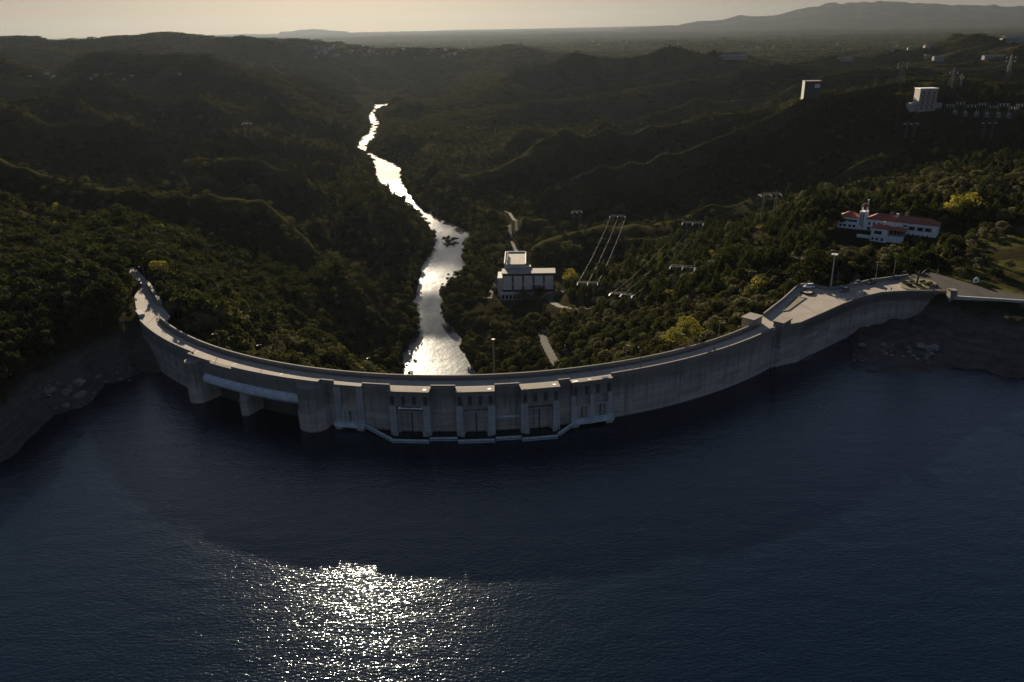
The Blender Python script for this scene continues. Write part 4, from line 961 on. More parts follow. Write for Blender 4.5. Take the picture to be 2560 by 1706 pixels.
for i in range(7): MB().box(-w0/2+.4+i*w0/7, -w0/2+1.0+i*w0/7, -.4, -.01, 0, h0-.2).build('fin', GREYB, b_)
MB().box(w0*.1, w0*.42, -.62, -.41, h0*.62, h0*.86).build('panel', BEAM, b_)
# switchyard
for i, (u, v) in enumerate([(2372, 284), (2398, 279), (2425, 286), (2452, 281), (2480, 288), (2506, 283), (2532, 290), (2551, 284)]):
    g_ = ground(u, v, 400); w_ = 9+2*(i % 3)
    o = thing('switchyard_gantry', 'steel portal gantry of the switchyard on the hill beyond the villa', 'gantry', tuple(g_), R(8*(i % 3)-8), 'switchyard gantries')
    for s_ in (-1, 1): MB().tube((s_*w_/2, 0, -1), (s_*w_/2, 0, 9), .3, .2, 4).build('post', GALV, o)
    MB().box(-w_/2, w_/2, -.3, .3, 8.6, 9.4).build('beam', GALV, o)
    for q in (-.3, 0, .3): MB().tube((w_*q, -.2, 8.6), (w_*q, -.6, 6.6), .28, .28, 5).build('insulator', PORC, o)
for i, (u, v) in enumerate([(2386, 288), (2412, 290), (2440, 291), (2466, 293), (2495, 294), (2520, 295)]):
    g_ = ground(u, v, 400); o = thing('transformer', 'grey transformer cabinet among the gantries of the switchyard', 'transformer', tuple(g_), 0, 'switchyard transformers')
    MB().box(-2.2, 2.2, -1.3, 1.3, -1, 3.4).build('tank', GALV, o)
    for q in (-1.2, 0, 1.2): MB().tube((q, 0, 3.4), (q, 0, 5), .22, .12, 6).build('bushing', PORC, o)
# long low sheds and houses on the far hills
SHEDM = plain('shed_wall', (.2, .19, .175), .9, .1)
def shed(u, v, Lm, wm, hm, label, mat=None, rz=0):
    mat = SHEDM
    g_ = ground(u, v, 500); o = thing('shed', label, 'building', tuple(g_), rz)
    MB().box(-Lm/2, Lm/2, -wm/2, wm/2, -4, hm).build('wall', mat, o)
    MB().add([(-Lm/2-.4, -wm/2-.4, hm), (Lm/2+.4, -wm/2-.4, hm), (Lm/2+.4, wm/2+.4, hm), (-Lm/2-.4, wm/2+.4, hm), (-Lm/2-.4, 0, hm+wm*.16), (Lm/2+.4, 0, hm+wm*.16)], [(0, 1, 5, 4), (2, 3, 4, 5), (1, 2, 5), (3, 0, 4), (3, 2, 1, 0)]).build('roof', SHEDM, o)
    return o
shed(1820, 146, 95, 16, 6, 'long low pale shed on the ridge of the big rounded hill', OFFW)
shed(2484, 147, 48, 12, 6, 'long white low building below the dark wooded knoll')
shed(2317, 148, 14, 12, 10, 'pale cube house standing on the grassy hill crest', OFFW)
shed(2344, 150, 22, 11, 7, 'pale long house next to the cube house on the hill crest')
shed(2535, 104, 60, 30, 9, 'wide pale warehouse far out on the plain at the frame edge')
shed(2110, 150, 40, 12, 5, 'low pale sheds line beside the road on the far slope', OFFW)
HS = MB().box(-6, 6, -4.5, 4.5, -4, 5.5); HR = hip(MB(), -6, 6, -4.5, 4.5, 5.5, 2.4, .5)
hproto = None
CL = [(11, (60, 460), (186, 200), 'small white house of the hamlet strung along the near hilltop', 'hamlet houses on the near hill'),
      (46, (780, 1180), (112, 146), 'small pale house of the hazy town in the valley beyond the hills', 'town houses beyond the hills'),
      (40, (1860, 2330), (108, 128), 'tiny pale house of the town spread on the far plain', 'houses on the far plain'),
      (12, (1480, 1700), (100, 116), 'tiny house scattered on the plain below the long mountain', 'scattered houses on the plain')]
for n_, (u0, u1), (v0, v1), lab, grp in CL:
    for i in range(n_):
        u = random.uniform(u0, u1); v = random.uniform(v0, v1); g_ = ground(u, v, 700)
        if g_[1] > 8500: continue
        if hproto is None:
            o = hproto = thing('house', lab, 'house', tuple(g_), 0, grp); HS.build('wall', OFFW, o); HR.build('roof', TILE, o)
        else:
            o = copy_tree(hproto); o['label'] = lab; o['group'] = grp; o.location = tuple(g_)
        o.rotation_euler[2] = random.uniform(-.6, .6); s_ = random.uniform(.7, 1.25)*(.55 if 'hamlet' in grp else 1); o.scale = (s_, s_, s_)
# ------------------------------------------------------------------ pylons and wires
PL = ['portal pylon with paired white insulators on the slope above the powerhouse track', 'portal pylon with white insulators in the bend of the powerhouse road', 'portal pylon with white insulators in the shrubs nearest the dam', 'portal pylon with white insulators among the trees above the plaza slope', 'portal pylon with white insulators over the lit hedge line', 'small portal pylon on the sunlit ridge above the river', 'portal pylon with white insulators high on the dark hill by the villa', 'lone portal pylon on the wooded hill across the river', 'portal pylon below the tall pale office block', 'portal pylon at the dark hill edge below the switchyard']
PTOP = []
for (u, v, h, w_), p, lab in zip(PORT_PX, PORT, PL):
    z0 = gz(p[0], p[1]); H = p[2]-z0; az_ = R(random.uniform(-6, 10)) ; az_ = {0: R(-6), 1: R(-5), 2: R(-22), 3: R(-18), 4: R(-14)}.get(PORT_PX.index((u, v, h, w_)), az_)
    o = thing('portal_pylon', lab, 'pylon', (p[0], p[1], z0), az_, 'power line portal pylons')
    for s_ in (-1, 1):
        mb = MB()
        for dx in (-.8, .8): mb.tube((s_*w_*.28+dx*1.3, 0, -1), (s_*w_*.28+dx*.35, 0, H), .12, .09, 4)
        for q in range(5):
            z_ = H*q/5; z2 = H*(q+1)/5; e1 = .8*(1.3-.95*q/5); e2 = .8*(1.3-.95*(q+1)/5)
            mb.tube((s_*w_*.28-e1, 0, z_), (s_*w_*.28+e2, 0, z2), .06, n=3); mb.tube((s_*w_*.28+e1, 0, z_), (s_*w_*.28-e2, 0, z2), .06, n=3)
        mb.tube((s_*w_*.28, 0, H), (s_*w_*.28, 0, H+2.4), .14, .05, 4)
        mb.build('post', GALV, o)
    mb = MB().box(-w_/2, w_/2, -.1, .1, H-.15, H+.05).box(-w_/2+.5, w_/2-.5, -.08, .08, H+.75, H+.87)
    nq = 10
    for q in range(nq):
        x0_ = -w_/2+.5+(w_-1)*q/nq; x1_ = x0_+(w_-1)/nq; mb.tube((x0_, 0, H), (x1_, 0, H+.8) if q % 2 == 0 else (x1_, 0, H), .06, n=3)
        mb.tube((x0_, 0, H if q % 2 == 0 else H+.8), (x1_, 0, H+.8 if q % 2 == 0 else H), .06, n=3)
    mb.build('crossarm', GALV, o)
    tops = []
    for q in (-.46, 0, .46):
        for s_ in (-1, 1):
            MB().tube((w_*q, s_*.25, H-.2), (w_*q+s_*.15, s_*2.5, H-.7), .27, .27, 8).build('insulator', PORC, o)
        tops.append(q*w_)
    T = Matrix.Translation((p[0], p[1], z0)) @ Matrix.Rotation(az_, 4, 'Z')
    PTOP.append(([T @ Vector((q, -2.3, H-.9)) for q in tops], [T @ Vector((q, 2.3, H-.9)) for q in tops]))
WIRE = plain('aluminium_cable', (.055, .052, .05), .7, .1)
def wire(a, b_, sag, label, r_=.032):
    pts = []
    for i in range(15):
        t = i/14; p = Vector(a)*(1-t)+Vector(b_)*t; p.z -= sag*4*t*(1-t); pts.append(p)
    c0 = pts[0].copy(); o = MB().path([p-c0 for p in pts], r_, 3).build('power_line', WIRE); o.location = c0
    tag(o, label, 'cable', 'overhead power cables')
for k in range(3):
    wire(PTOP[1][1][k], PTOP[0][0][k], 2.5, 'power cable strung from the road bend pylon up to the hillside pylon')
    wire(PTOP[2][1][k], PTOP[4][0][k], 2.5, 'power cable strung from the pylon nearest the dam to the hedge line pylon')
    wire(PTOP[4][1][k], PTOP[6][0][k], 3, 'power cable strung between the hedge line pylon and the pylon by the villa')
    wire(PTOP[3][0][k], Vector(arc(20+3*k, 134, 8)), 3, 'power cable descending from the plaza slope pylon toward the dam')
    wire(PTOP[2][0][k], Vector(arc(12+3*k, 132, 2)), 3, 'power cable descending from the nearest pylon toward the dam')
def lattice(u, vb, vt, label, w_=6.0, arms=2):
    g_ = ground(u, vb, 700); H = (vb-vt)*g_[1]/2030; o = thing('lattice_pylon', label, 'pylon', tuple(g_), R(random.uniform(-20, 20)), 'far lattice pylons')
    mb = MB(); b0 = w_*.5; t0 = .5
    for sx in (-1, 1):
        for sy in (-1, 1): mb.tube((sx*b0, sy*b0, -2), (sx*t0, sy*t0, H), .2, .13, 4)
    for q in range(8):
        z_, z2 = H*q/8, H*(q+1)/8; e1 = b0+(t0-b0)*q/8; e2 = b0+(t0-b0)*(q+1)/8
        for sy in (-1, 1): mb.tube((-e1, sy*e1, z_), (e2, sy*e2, z2), .14, n=3); mb.tube((e1, sy*e1, z_), (-e2, sy*e2, z2), .14, n=3)
    mb.build('mast', GALV, o)
    for i in range(arms):
        z_ = H*(.78+.15*i); mb = MB()
        for s_ in (-1, 1): mb.tube((0, 0, z_+.8), (s_*w_*.9, 0, z_), .2, .08, 4); mb.tube((0, 0, z_-.3), (s_*w_*.9, 0, z_), .2, .08, 4)
        c_ = mb.build('crossarm', GALV, o)
        for s_ in (-1, 1): MB().tube((s_*w_*.88, 0, z_-.1), (s_*w_*.88, 0, z_-2.4), .35, .35, 5).build('insulator', PORC, c_)
    T = Matrix.Translation(tuple(g_)); return [T @ Vector((s_*w_*.88, 0, H*.8-2)) for s_ in (-1, 1)]
l0 = lattice(2250, 208, 158, 'lattice pylon at the near end of the sagging wires', 7); l1 = lattice(2516, 206, 142, 'tall lattice pylon at the far right end of the sagging wires', 8)
l2 = lattice(2378, 222, 172, 'slim lattice pylon on the slope behind the office block', 5, 1); lattice(2400, 216, 186, 'short single pole pylon behind the office block', 3, 1)
lattice(2105, 140, 106, 'lattice pylon standing on the skyline of the plain', 7); lattice(162, 98, 83, 'small lattice pylon on the skyline of the long dark ridge', 9)
for a_, b2 in ((l0, l1), (l0, l2), (l2, l1)):
    for k in range(2): wire(a_[k], b2[k], 9, 'long sagging cable between the far lattice pylons', .07)
# ------------------------------------------------------------------ lamps
def lamp(x_, y_, z_, h, rz, label, arm=1.4):
    o = thing('street_lamp', label, 'street lamp', (x_, y_, z_), rz, 'street lamps along the crest and roads')
    MB().tube((0, 0, -.5), (0, 0, h), .11, .065, 6).build('pole', GALV, o)
    MB().tube((0, 0, h-.1), (0, arm, h+.25), .05, .04, 5).build('arm', GALV, o)
    MB().box(-.16, .16, arm-.1, arm+.55, h+.17, h+.32, None, 0, .03).build('lamp_head', GALV, o)
for u, v, hh, lab in [(560, 863, 6.2, 'street lamp behind the parapet above the spillway bridge'), (674, 888, 6.2, 'street lamp by the round trees behind the spillway parapet'), (932, 925, 6.4, 'street lamp against the dark slope beside the river'), (1559, 895, 6.4, 'street lamp on the parapet beyond the double bay intake tower'), (1695, 869, 6.5, 'street lamp midway along the curved right wing'), (1804, 845, 6.5, 'street lamp by the yellow bushes before the gatehouse'), (1965, 730, 6.5, 'street lamp beside the slanting plaza wall')]:
    p = at(u, v, 15.1); a_ = math.atan2(p[0]-CX, CY-p[1]); x_, y_, _ = arc(math.degrees(a_), RD-.35) if u < 1900 else (p[0]-.4, p[1]+.3, 0)
    lamp(x_, y_, ZR-.5, hh, a_+math.pi, lab)
p = arc(math.degrees(math.atan2(at(1605, 920, 15)[0]-CX, CY-at(1605, 920, 15)[1])), RU-.6); lamp(p[0], p[1], ZR, 6.3, R(20), 'lone street lamp on the lake side of the roadway')
for u, v, hh, lab in [(2093, 713, 6.5, 'street lamp just beside the tall floodlight mast'), (2189, 697, 7, 'street lamp behind the plaza wall by the parked dark cars'), (2235, 682, 9, 'street lamp half hidden behind the umbrella pine'), (2343, 690, 10, 'street lamp with long arm at the roadside beside the umbrella pine'), (363, 700, 7, 'street lamp at the approach road beside the van')]:
    p = at(u, v, 14.6); lamp(p[0], p[1], ZR-.6, hh, R(150), lab)
for u, v, lab in [(1413, 900, 'street lamp at the service road below the dam'), (1362, 664, 'thin lamp post standing behind the powerhouse wing')]:
    p = ground(u, v, 240); lamp(p[0], p[1], p[2], 7, 0, lab)
p = arc(7.0*0-.6, 132); zz_ = gz(p[0], p[1])
p = atD(1233, 851, 300); z0 = gz(p[0], p[1]); o = thing('steel_mast', 'tall dark steel mast standing in the valley beside the river bank', 'mast', (p[0], p[1], z0))
MB().box(-.5, .5, -.45, .45, -1, p[2]-z0, None, 0, .12).build('pole', DARKST, o); MB().box(-.6, .6, -.6, .6, p[2]-z0, p[2]-z0+.5).build('cap', DARKST, o)
p = at(2078, 720, 14.4); o = thing('floodlight_mast', 'tall pale floodlight mast rising behind the plaza parapet', 'mast', (p[0], p[1]+.6, ZR-1))
MB().tube((0, 0, -1), (0, 0, 14.2), .34, .2, 8).build('pole', CONC_PALE, o)
for i in range(6):
    a_ = i*math.pi/3; MB().tube((0, 0, 14.0), (math.cos(a_)*.8, math.sin(a_)*.8, 14.3), .05, n=4).box(math.cos(a_)*.9-.28, math.cos(a_)*.9+.28, math.sin(a_)*.9-.28, math.sin(a_)*.9+.28, 14.15, 14.5).build('floodlight', WHITE, o)
# ------------------------------------------------------------------ vehicles
def carpaint(name, col):
    m, nt, b = newmat(name); b.inputs['Base Color'].default_value = (*col, 1); inp(b, Roughness=.3); b.inputs['Coat Weight'].default_value = .6; return m
HEAD = plain('headlamp_lens', (.8, .8, .75), .1, .03); TAIL = plain('tail_lamp_lens', (.4, .02, .02), .2, .05)
def vehicle(name, label, cat, px, rz, col, kind='hatch'):
    p = at(*px, ZR); o = thing(name, label, cat, (p[0], p[1], ZR+.004), rz); m = carpaint(name+'_paint', col)
    if kind == 'van': Ls, W_, belt, top, prof = 5.6, 1.0, 1.25, 2.5, [(-2.8, 2.35), (-2.7, 2.5), (1.2, 2.5), (1.9, 2.0), (2.25, 1.3)]
    elif kind == 'suv': Ls, W_, belt, top, prof = 4.6, .93, 1.0, 1.66, [(-2.2, 1.05), (-1.95, 1.6), (-1.2, 1.68), (.2, 1.66), (.75, 1.45), (1.25, 1.02)]
    else: Ls, W_, belt, top, prof = 4.2, .86, .92, 1.46, [(-1.9, .95), (-1.5, 1.38), (-.8, 1.47), (.2, 1.46), (.65, 1.28), (1.2, .94)]
    h_ = Ls/2; rings = []
    for x_, zt, zb, k in [(-h_, .75, .42, .86), (-h_+.12, belt-.04, .28, .95), (-h_+.5, belt, .24, 1), (-.8, belt, .22, 1), (.8, belt-.01, .22, 1), (h_-.9, belt-.1, .24, 1), (h_-.3, belt-.22, .27, .95), (h_-.05, .66, .3, .84), (h_, .58, .4, .78)]:
        w_ = W_*k; rings.append([(x_, -w_*.94, zb), (x_, -w_, zb+.22), (x_, -w_, (zb+zt)/2+.1), (x_, -w_*.9, zt), (x_, w_*.9, zt), (x_, w_, (zb+zt)/2+.1), (x_, w_, zb+.22), (x_, w_*.94, zb)])
    MB().sweep(rings).build('body', m, o, smooth=False)
    rg = [[(x_, -W_*(.88-.2*(z_-belt)), z_) if False else (x_, -W_*.88+max(0, z_-belt)*.28, z_), (x_, W_*.88-max(0, z_-belt)*.28, z_)] for x_, z_ in prof]
    vs, fs = [], []
    for r_ in rg: x_, y0_, z_ = r_[0]; vs += [(x_, -W_*.88, belt-.03), r_[0], r_[1], (x_, W_*.88, belt-.03)]
    n_ = len(rg)
    for i in range(n_-1): fs += [(4*i, 4*i+1, 4*i+5, 4*i+4), (4*i+1, 4*i+2, 4*i+6, 4*i+5), (4*i+2, 4*i+3, 4*i+7, 4*i+6)]
    fs += [(0, 3, 2, 1), (4*n_-4, 4*n_-3, 4*n_-2, 4*n_-1)]
    MB().add(vs, fs).build('cabin', DKWIN if kind != 'van' else m, o)
    mb = MB(); rx = [q for q in prof if q[1] > top-.12]
    mb.box(rx[0][0], rx[-1][0], -W_*.72, W_*.72, top-.03, top+.05, None, 0, .05); mb.build('roof', m, o)
    for x_ in (-h_*.62, h_*.62):
        for s_ in (-1, 1):
            w_ = MB().tube((x_, s_*(W_-.2), .33), (x_, s_*(W_+.015), .33), .33, .33, 14).build('wheel', TYRE, o)
            MB().tube((x_, s_*(W_+.016), .33), (x_, s_*(W_+.03), .33), .19, .17, 10).build('rim', GALV, w_)
    for s_ in (-1, 1):
        MB().box(h_-.12, h_+.02, s_*W_*.55-.16, s_*W_*.55+.16, .6, .74).build('headlight', HEAD, o)
        MB().box(-h_-.02, -h_+.1, s_*W_*.66-.13, s_*W_*.66+.13, .7, .9).build('tail_light', TAIL, o)
    if kind == 'van': MB().box(1.95, 2.28, -.85, .85, 1.32, 1.95).build('windscreen', DKWIN, o)
    else:
        for s_ in (-1, 1): MB().box(.75, .95, s_*(W_+.02)-.09, s_*(W_+.02)+.09, belt-.02, belt+.12).build('mirror', m, o)
    return o
vehicle('parked_car', 'white estate car with raised tailgate parked against the plaza wall', 'car', (2020, 720), R(184), (.75, .75, .74), 'suv')
vehicle('parked_car', 'black car standing out on the open paving of the plaza', 'car', (2111, 729), R(215), (.02, .022, .025))
vehicle('parked_car', 'dark blue car parked along the wall beyond the mast', 'car', (2178, 709), R(212), (.03, .035, .05), 'suv')
vehicle('parked_car', 'dark car in the shade of the umbrella pine', 'car', (2236, 699), R(205), (.04, .04, .045))
vehicle('parked_car', 'small green car tucked close under the plaza wall', 'car', (2140, 711), R(205), (.02, .09, .04))
vehicle('van', 'dark van with pale roof parked on the approach road under the trees', 'van', (349, 713), R(112), (.03, .03, .035), 'van')
# ------------------------------------------------------------------ people
def person(px, rz, label, top, legs, z_=ZR, sit=False):
    p = at(*px, z_); me_ = bpy.data.meshes.new('person'); J = [(0, 0, .95), (0, 0, 1.2), (0, .01, 1.42), (0, 0, 1.52), (0, .02, 1.66),
        (.2, 0, 1.4), (.27, .02, 1.13), (.25, .12, .9), (-.2, 0, 1.4), (-.27, .03, 1.13), (-.22, .16, .95), (.1, 0, .9), (.12, .03, .5), (.13, -.02, .08), (.13, .14, .04), (-.1, 0, .9), (-.11, -.02, .5), (-.12, .04, .08), (-.12, .2, .04)]
    if sit: J[12], J[13], J[14] = (.12, .42, .86), (.12, .45, .45), (.12, .58, .4); J[16], J[17], J[18] = (-.12, .42, .86), (-.12, .45, .45), (-.12, .58, .4)
    E_ = [(0, 1), (1, 2), (2, 3), (3, 4), (2, 5), (5, 6), (6, 7), (2, 8), (8, 9), (9, 10), (0, 11), (11, 12), (12, 13), (13, 14), (0, 15), (15, 16), (16, 17), (17, 18)]
    rad = [.16, .16, .15, .06, .11, .07, .05, .04, .07, .05, .04, .1, .07, .05, .045, .1, .07, .05, .045]
    me_.from_pydata(J, E_, []); o = bpy.data.objects.new('person', me_); COL.objects.link(o)
    mo = o.modifiers.new('skin', 'SKIN'); sk = me_.skin_vertices[0]
    for i, r_ in enumerate(rad): sk.data[i].radius = (r_, r_)
    sk.data[0].use_root = True
    sb = o.modifiers.new('smooth', 'SUBSURF'); sb.levels = sb.render_levels = 1
    dg = bpy.context.evaluated_depsgraph_get(); ev = o.evaluated_get(dg); m2 = bpy.data.meshes.new_from_object(ev); o.modifiers.clear(); o.data = m2
    m2.materials.clear()
    for mm in (plain('skin', (.45, .28, .2), .6, .05), top, legs): m2.materials.append(mm)
    for f in m2.polygons:
        c_ = f.center; f.material_index = 0 if c_.z > 1.5 else 1 if c_.z > .93 and not (sit and c_.y > .3) else 2
    hb = MB()
    o.location = (p[0], p[1], z_+.004); o.rotation_euler = (0, 0, rz); tag(o, label, 'person')
    hm = bpy.data.meshes.new('hair'); bm = bmesh.new(); bmesh.ops.create_uvsphere(bm, u_segments=10, v_segments=6, radius=.115); bmesh.ops.delete(bm, geom=[v_ for v_ in bm.verts if v_.co.z < -.03], context='VERTS')
    bm.to_mesh(hm); bm.free(); hm.materials.append(DARKST); ho = bpy.data.objects.new('hair', hm); COL.objects.link(ho); ho.parent = o; ho.location = (0, 0, 1.7)
    return o
CL_D = plain('dark_cloth', (.03, .03, .035), .9, .1); CL_B = plain('denim', (.05, .06, .09), .9, .1); CL_R = plain('brown_cloth', (.10, .06, .04), .9, .1)
person((1784, 879), R(200), 'person in dark clothes walking by the lake parapet on the curved wing', CL_D, CL_D)
person((2162, 741), R(160), 'person in a brown jacket standing at the plaza parapet', CL_R, CL_B)
person((2215, 730), R(20), 'person in dark top at the parapet near the umbrella pine', CL_D, CL_B)
person((2227, 730), R(-20), 'person in a brown top beside the dark topped one at the parapet', CL_R, CL_D)
# ------------------------------------------------------------------ particular trees
def special(label, cat, loc, H, W_, mat, bl, n_, leaf, trunk_h, tr, seed, group=None, name='tree', limbs=5):
    o = thing(name, label, cat, loc, 0, group)
    c = bpy.data.objects.new('crown', crown_mesh('crown_shape', mat, n_, bl, leaf, seed=seed)); COL.objects.link(c); c.parent = o
    g = random.Random(seed); mb = MB(); mb.tube((0, 0, -1), (.3, .1, trunk_h*.6), tr, tr*.75, 8)
    for i in range(limbs):
        a_ = 2*math.pi*i/limbs+g.uniform(-.3, .3); e1 = (W_*.14*math.cos(a_)+.3, W_*.14*math.sin(a_), trunk_h*.95); e2 = (W_*.33*math.cos(a_), W_*.33*math.sin(a_), trunk_h*1.25)
        mb.tube((.3, .1, trunk_h*.5), e1, tr*.5, tr*.3, 5); mb.tube(e1, e2, tr*.3, tr*.1, 4)
    mb.build('trunk', WOOD, o); return o
g = np.random.default_rng(5)
def dome(W_, z0, H, nb, seed):
    g = np.random.default_rng(seed); out = []
    for i in range(nb):
        a_ = g.uniform(0, 6.283); q = math.sqrt(g.uniform(0, 1)); out.append((q*W_*.42*math.cos(a_), q*W_*.42*math.sin(a_), z0+H*(.35+.45*(1-q*q))*g.uniform(.85, 1.05), W_*.13*g.uniform(.8, 1.2), H*.2*g.uniform(.8, 1.2)))
    return out
special('large umbrella pine with a wide flat crown and forked trunk on the round road island', 'tree', tuple(isc+np.array([-.5, 0, 0])), 13, 19, F_PINE, dome(19, 6.2, 7.5, 34, 31), 3600, .42, 7.0, .5, 31, name='umbrella_pine', limbs=7)
for i in range(7):
    a_ = i*.9; o = special('low dark bush in the kerbed island under the umbrella pine', 'bush', (isc[0]+4.6*math.cos(a_), isc[1]+2.6*math.sin(a_), ZR+.2), 1.2, 2, F_DARK, [(0, 0, .5, .9, .6), (.7, .3, .4, .7, .5), (-.6, -.2, .4, .8, .5)], 130, .22, .5, .05, 60+i, 'bushes in the tree island', 'bush', 3)
for i, (u, v, wpx, hpx, lab) in enumerate([(2034, 548, 66, 34, 'wide stone pine with a dome crown rising behind its two lower neighbours'), (2024, 560, 48, 28, 'smaller stone pine at the outer edge of the trio beside the villa'), (2075, 572, 62, 32, 'low stone pine whose dome covers the end of the villa'), (2269, 535, 68, 38, 'stone pine with dome crown rising behind the villa roof')]):
    D = 395 if i < 3 else 408; p = atD(u, v, D); z0 = gz(p[0], p[1]); k_ = D/2030; W_, Hc = wpx*k_, hpx*k_; ztop = atD(u, v-60, D)[2]
    th = max(3.0, p[2]-z0); special(lab, 'tree', (p[0], p[1], z0), th+Hc, W_, F_PINE, dome(W_, th-Hc*.3, Hc*1.3, 20, 70+i), 1500, .45, th, .3, 70+i, 'stone pines round the villa', 'stone_pine')
YT = [(1747, 864, 62, 44, 131, 'bright yellow mimosa in bloom standing alone just behind the parapet'), (1846, 842, 66, 58, 128, 'yellow green mimosa leaning at the parapet before the gatehouse'), (1800, 850, 40, 30, 130, 'small yellow green bush between the two mimosas at the parapet')]
for i, (u, v, wpx, hpx, rr_, lab) in enumerate(YT):
    a_ = math.degrees(math.atan2(at(u, 870, 15)[0]-CX, CY-at(u, 870, 15)[1])); q = arc(a_, rr_-1.5); D = q[1]; k_ = D/1900; zb = atD(u, v, D)[2]; z0 = min(gz(q[0], q[1]), zb-2); W_, H = wpx*k_, hpx*k_
    bl = blobs_round(np.random.default_rng(80+i), 10, W_*.22, H*.95, W_*.4); bl = [(a0, a1, a2+zb-z0, a3, a4) for a0, a1, a2, a3, a4 in bl]
    special(lab, 'tree', (q[0], q[1], z0), H, W_, F_YEL, bl, 900, .3, zb-z0+H*.4, .2, 80+i, None, 'mimosa_tree')
YG = [(1894, 742, 62, 46, F_YEL, 'rounded yellow mimosa on the slope under the plaza corner'), (1915, 788, 56, 40, F_OLIVE, 'olive green tree below the slanting plaza wall'), (2412, 545, 96, 62, F_YEL, 'big golden mimosa on the hillside behind the villa'), (2030, 715, 112, 92, F_DARK, 'tall bushy dark tree behind the plaza wall next to the mast'), (2372, 628, 60, 50, F_DARK, 'dark round tree at the lower corner of the villa'), (2300, 618, 56, 26, F_OLIVE, 'pale olive bush in front of the villa end wall'),
      (153, 545, 62, 34, F_YEL, 'yellow mimosa crown catching the sun highest in the dark wood'), (132, 585, 40, 30, F_YEL, 'yellow mimosa just below the highest one in the dark wood'), (178, 590, 44, 24, F_YEL, 'spreading yellow mimosa lowest of three in the dark wood'), (400, 700, 56, 48, F_YEL, 'yellow green mimosa beside the lamp on the approach road'), (380, 668, 34, 46, F_YEL, 'slender yellow mimosa above the approach road'), (403, 590, 26, 34, F_YEL, 'small yellow mimosa high on the dark gully side'),
      (1425, 645, 60, 40, F_OLIVE, 'broad olive green tree between powerhouse and pylon'), (1423, 712, 40, 44, F_YEL, 'yellow tree in the inner bend of the powerhouse road'), (1411, 790, 26, 22, F_YEL, 'small bright yellow bush below the powerhouse road'), (1306, 762, 50, 38, F_OLIVE, 'round olive tree before the loading bay of the powerhouse'), (1345, 752, 44, 40, F_DARK, 'dark tree covering the lower end of the powerhouse front'), (1374, 728, 40, 36, F_OLIVE, 'olive tree at the far end of the powerhouse wing'), (1655, 668, 46, 34, F_OLIVE, 'sunlit olive tree beside the plaza slope pylon')]
for i, (u, v, wpx, hpx, mat, lab) in enumerate(YG):
    p = ground(u, v, 255); k_ = p[1]/1950; W_, H = wpx*k_, hpx*k_
    special(lab, 'tree', tuple(p), H, W_, mat, blobs_round(np.random.default_rng(100+i), 10, min(W_, H*1.3)*.24, H*.95, W_*.36), 900, max(.28, W_*.035), H*.5, .2, 100+i, None, 'mimosa_tree' if mat is F_YEL else 'tree')
for i, (u, v) in enumerate([(1112, 603), (1122, 600), (1130, 605), (1140, 602), (1118, 608)]):
    p = at(u, v, ZRIV); special('bushy willow on the small island in the river bend', 'bush', tuple(p), 4, 5, F_DARK, blobs_round(np.random.default_rng(140+i), 6, 1.2, 3.6, 2.0), 300, .4, 2, .12, 140+i, 'willows on the river island', 'bush')
# hillside sign and small rubbish hut on the grass
p = ground(2438, 712, 240); o = thing('notice_board', 'white notice board with peaked top on the grassy bank above the road', 'sign', tuple(p), R(8))
MB().prism([(-1.2, .0), (1.2, .0), (1.2, 1.5), (0, 2.3), (-1.2, 1.5)], -.06, .06, Matrix.Translation((0, 0, .8)) @ Matrix.Rotation(R(90), 4, 'X')).build('board', WHITE, o)
MB().box(-.35, .35, -.08, -.062, 1.2, 2.0).build('emblem', DARKST, o)
for s_ in (-1, 1): MB().tube((s_*.9, .12, -.6), (s_*.9, .12, 2.2), .06, n=6).build('post', GALV, o)
# guard fence at the approach road
f0 = at(370, 698, 14); f1 = at(412, 735, 12); o = thing('guard_fence', 'wire guard fence running down the bank beside the approach road wall', 'fence', tuple(f0))
dv_ = Vector(f1)-Vector(f0)
for i in range(7): q = dv_*(i/6); MB().tube(q-Vector((0, 0, .8)), q+Vector((0, 0, 1.2)), .06, n=4).build('post', GALV, o)
mb = MB()
for h_ in (.3, .7, 1.15): mb.tube(Vector((0, 0, h_)), dv_+Vector((0, 0, h_)), .035, n=3)
mb.build('rail', GALV, o)
# boulders on the bared shore
RK = plain('shore_rock', (.17, .15, .125), .95, .35, .9)
for i in range(70):
    u = random.uniform(2080, 2345) if i < 40 else random.uniform(60, 330); v = random.uniform(862, 906) if i < 40 else 1000-.25*u+random.uniform(-8, 60)
    p = ground(u, v, 120); bm = bmesh.new(); bmesh.ops.create_icosphere(bm, subdivisions=2, radius=1)
    for v_ in bm.verts: v_.co *= 1+.45*float(vnoise(np.array([v_.co.x*1.3+i*9.1]), np.array([v_.co.y*1.3+v_.co.z*1.7]))[0])
    me_ = bpy.data.meshes.new('boulder'); bm.to_mesh(me_); bm.free(); me_.materials.append(RK); o = bpy.data.objects.new('boulder', me_); COL.objects.link(o)
    s_ = .35+1.3*random.random()**3; o.location = (p[0], p[1], p[2]+s_*.1); o.scale = (s_*1.4, s_, s_*.6); o.rotation_euler[2] = random.uniform(0, 6)
    tag(o, 'pale boulder on the bared rocky spit below the plaza wall' if i < 40 else 'pale boulder on the bared lake bank below the dark wood', 'rock', 'boulders on the rocky spit' if i < 40 else 'boulders on the lake bank')
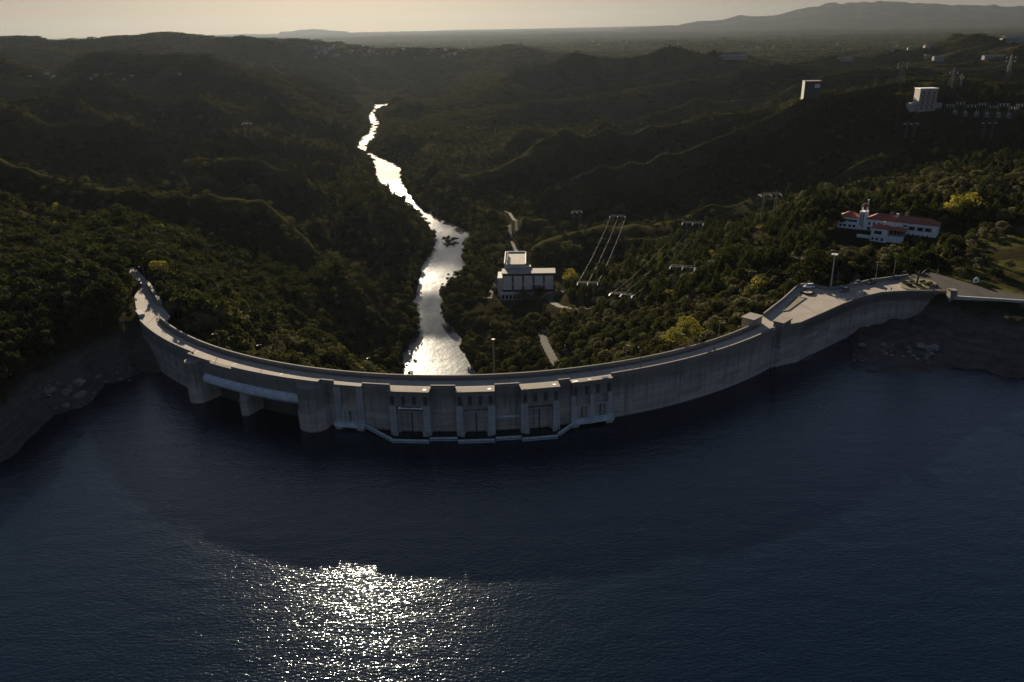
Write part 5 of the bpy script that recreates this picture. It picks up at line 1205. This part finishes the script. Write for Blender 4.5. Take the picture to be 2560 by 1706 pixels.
# ------------------------------------------------------------------ light, air, render
SUN_EL, SUN_AZ = R(12.1), R(-11.0)
sd = Vector((math.sin(SUN_AZ)*math.cos(SUN_EL), math.cos(SUN_AZ)*math.cos(SUN_EL), math.sin(SUN_EL)))
L = bpy.data.lights.new('sun', 'SUN'); L.energy = 5.0; L.angle = R(.53); L.color = (1, .84, .62)
lo = bpy.data.objects.new('sun', L); COL.objects.link(lo); lo.rotation_euler = sd.to_track_quat('Z', 'Y').to_euler()
w = bpy.data.worlds.new('World'); SC.world = w; w.use_nodes = True; nt = w.node_tree
sky = nt.nodes.new('ShaderNodeTexSky'); sky.sky_type = 'NISHITA'; sky.sun_disc = False
sky.sun_elevation = SUN_EL; sky.sun_rotation = SUN_AZ; sky.altitude = 150; sky.air_density = 1.0; sky.dust_density = 1.0; sky.ozone_density = 1.5
gm = nt.nodes.new('ShaderNodeGamma'); gm.inputs['Gamma'].default_value = .47; nt.links.new(sky.outputs[0], gm.inputs['Color'])
tn = nt.nodes.new('ShaderNodeMix'); tn.data_type = 'RGBA'; tn.blend_type = 'MULTIPLY'; tn.inputs[0].default_value = 1; tn.inputs[7].default_value = (.96, 1.0, 1.27, 1)
hs = nt.nodes.new('ShaderNodeHueSaturation'); hs.inputs['Saturation'].default_value = 1.3; nt.links.new(gm.outputs[0], hs.inputs['Color'])
nt.links.new(hs.outputs[0], tn.inputs[6]); nt.links.new(tn.outputs[2], nt.nodes['Background'].inputs[0]); nt.nodes['Background'].inputs[1].default_value = .041
hz = MB().box(-40000, 40000, -2500, 36000, -90, 560).build('haze', None); hz.data.materials.clear(); tag(hz, kind='stuff')
m = bpy.data.materials.new('haze_air'); m.use_nodes = True; nt = m.node_tree; nt.nodes.remove(nt.nodes['Principled BSDF'])
pv = nt.nodes.new('ShaderNodeVolumePrincipled'); pv.inputs['Color'].default_value = (.125, .145, .172, 1); pv.inputs['Density'].default_value = 2.6e-5; pv.inputs['Anisotropy'].default_value = .5
nt.links.new(pv.outputs[0], nt.nodes['Material Output'].inputs['Volume']); hz.data.materials.append(m)
SC.view_settings.view_transform = 'Standard'; SC.view_settings.look = 'None'; SC.view_settings.exposure = 1.5; SC.view_settings.gamma = 1
SC.cycles.max_bounces = 6; SC.cycles.diffuse_bounces = 2; SC.cycles.glossy_bounces = 3; SC.cycles.transmission_bounces = 3; SC.cycles.volume_bounces = 0; SC.cycles.transparent_max_bounces = 8
SC.cycles.use_denoising = True
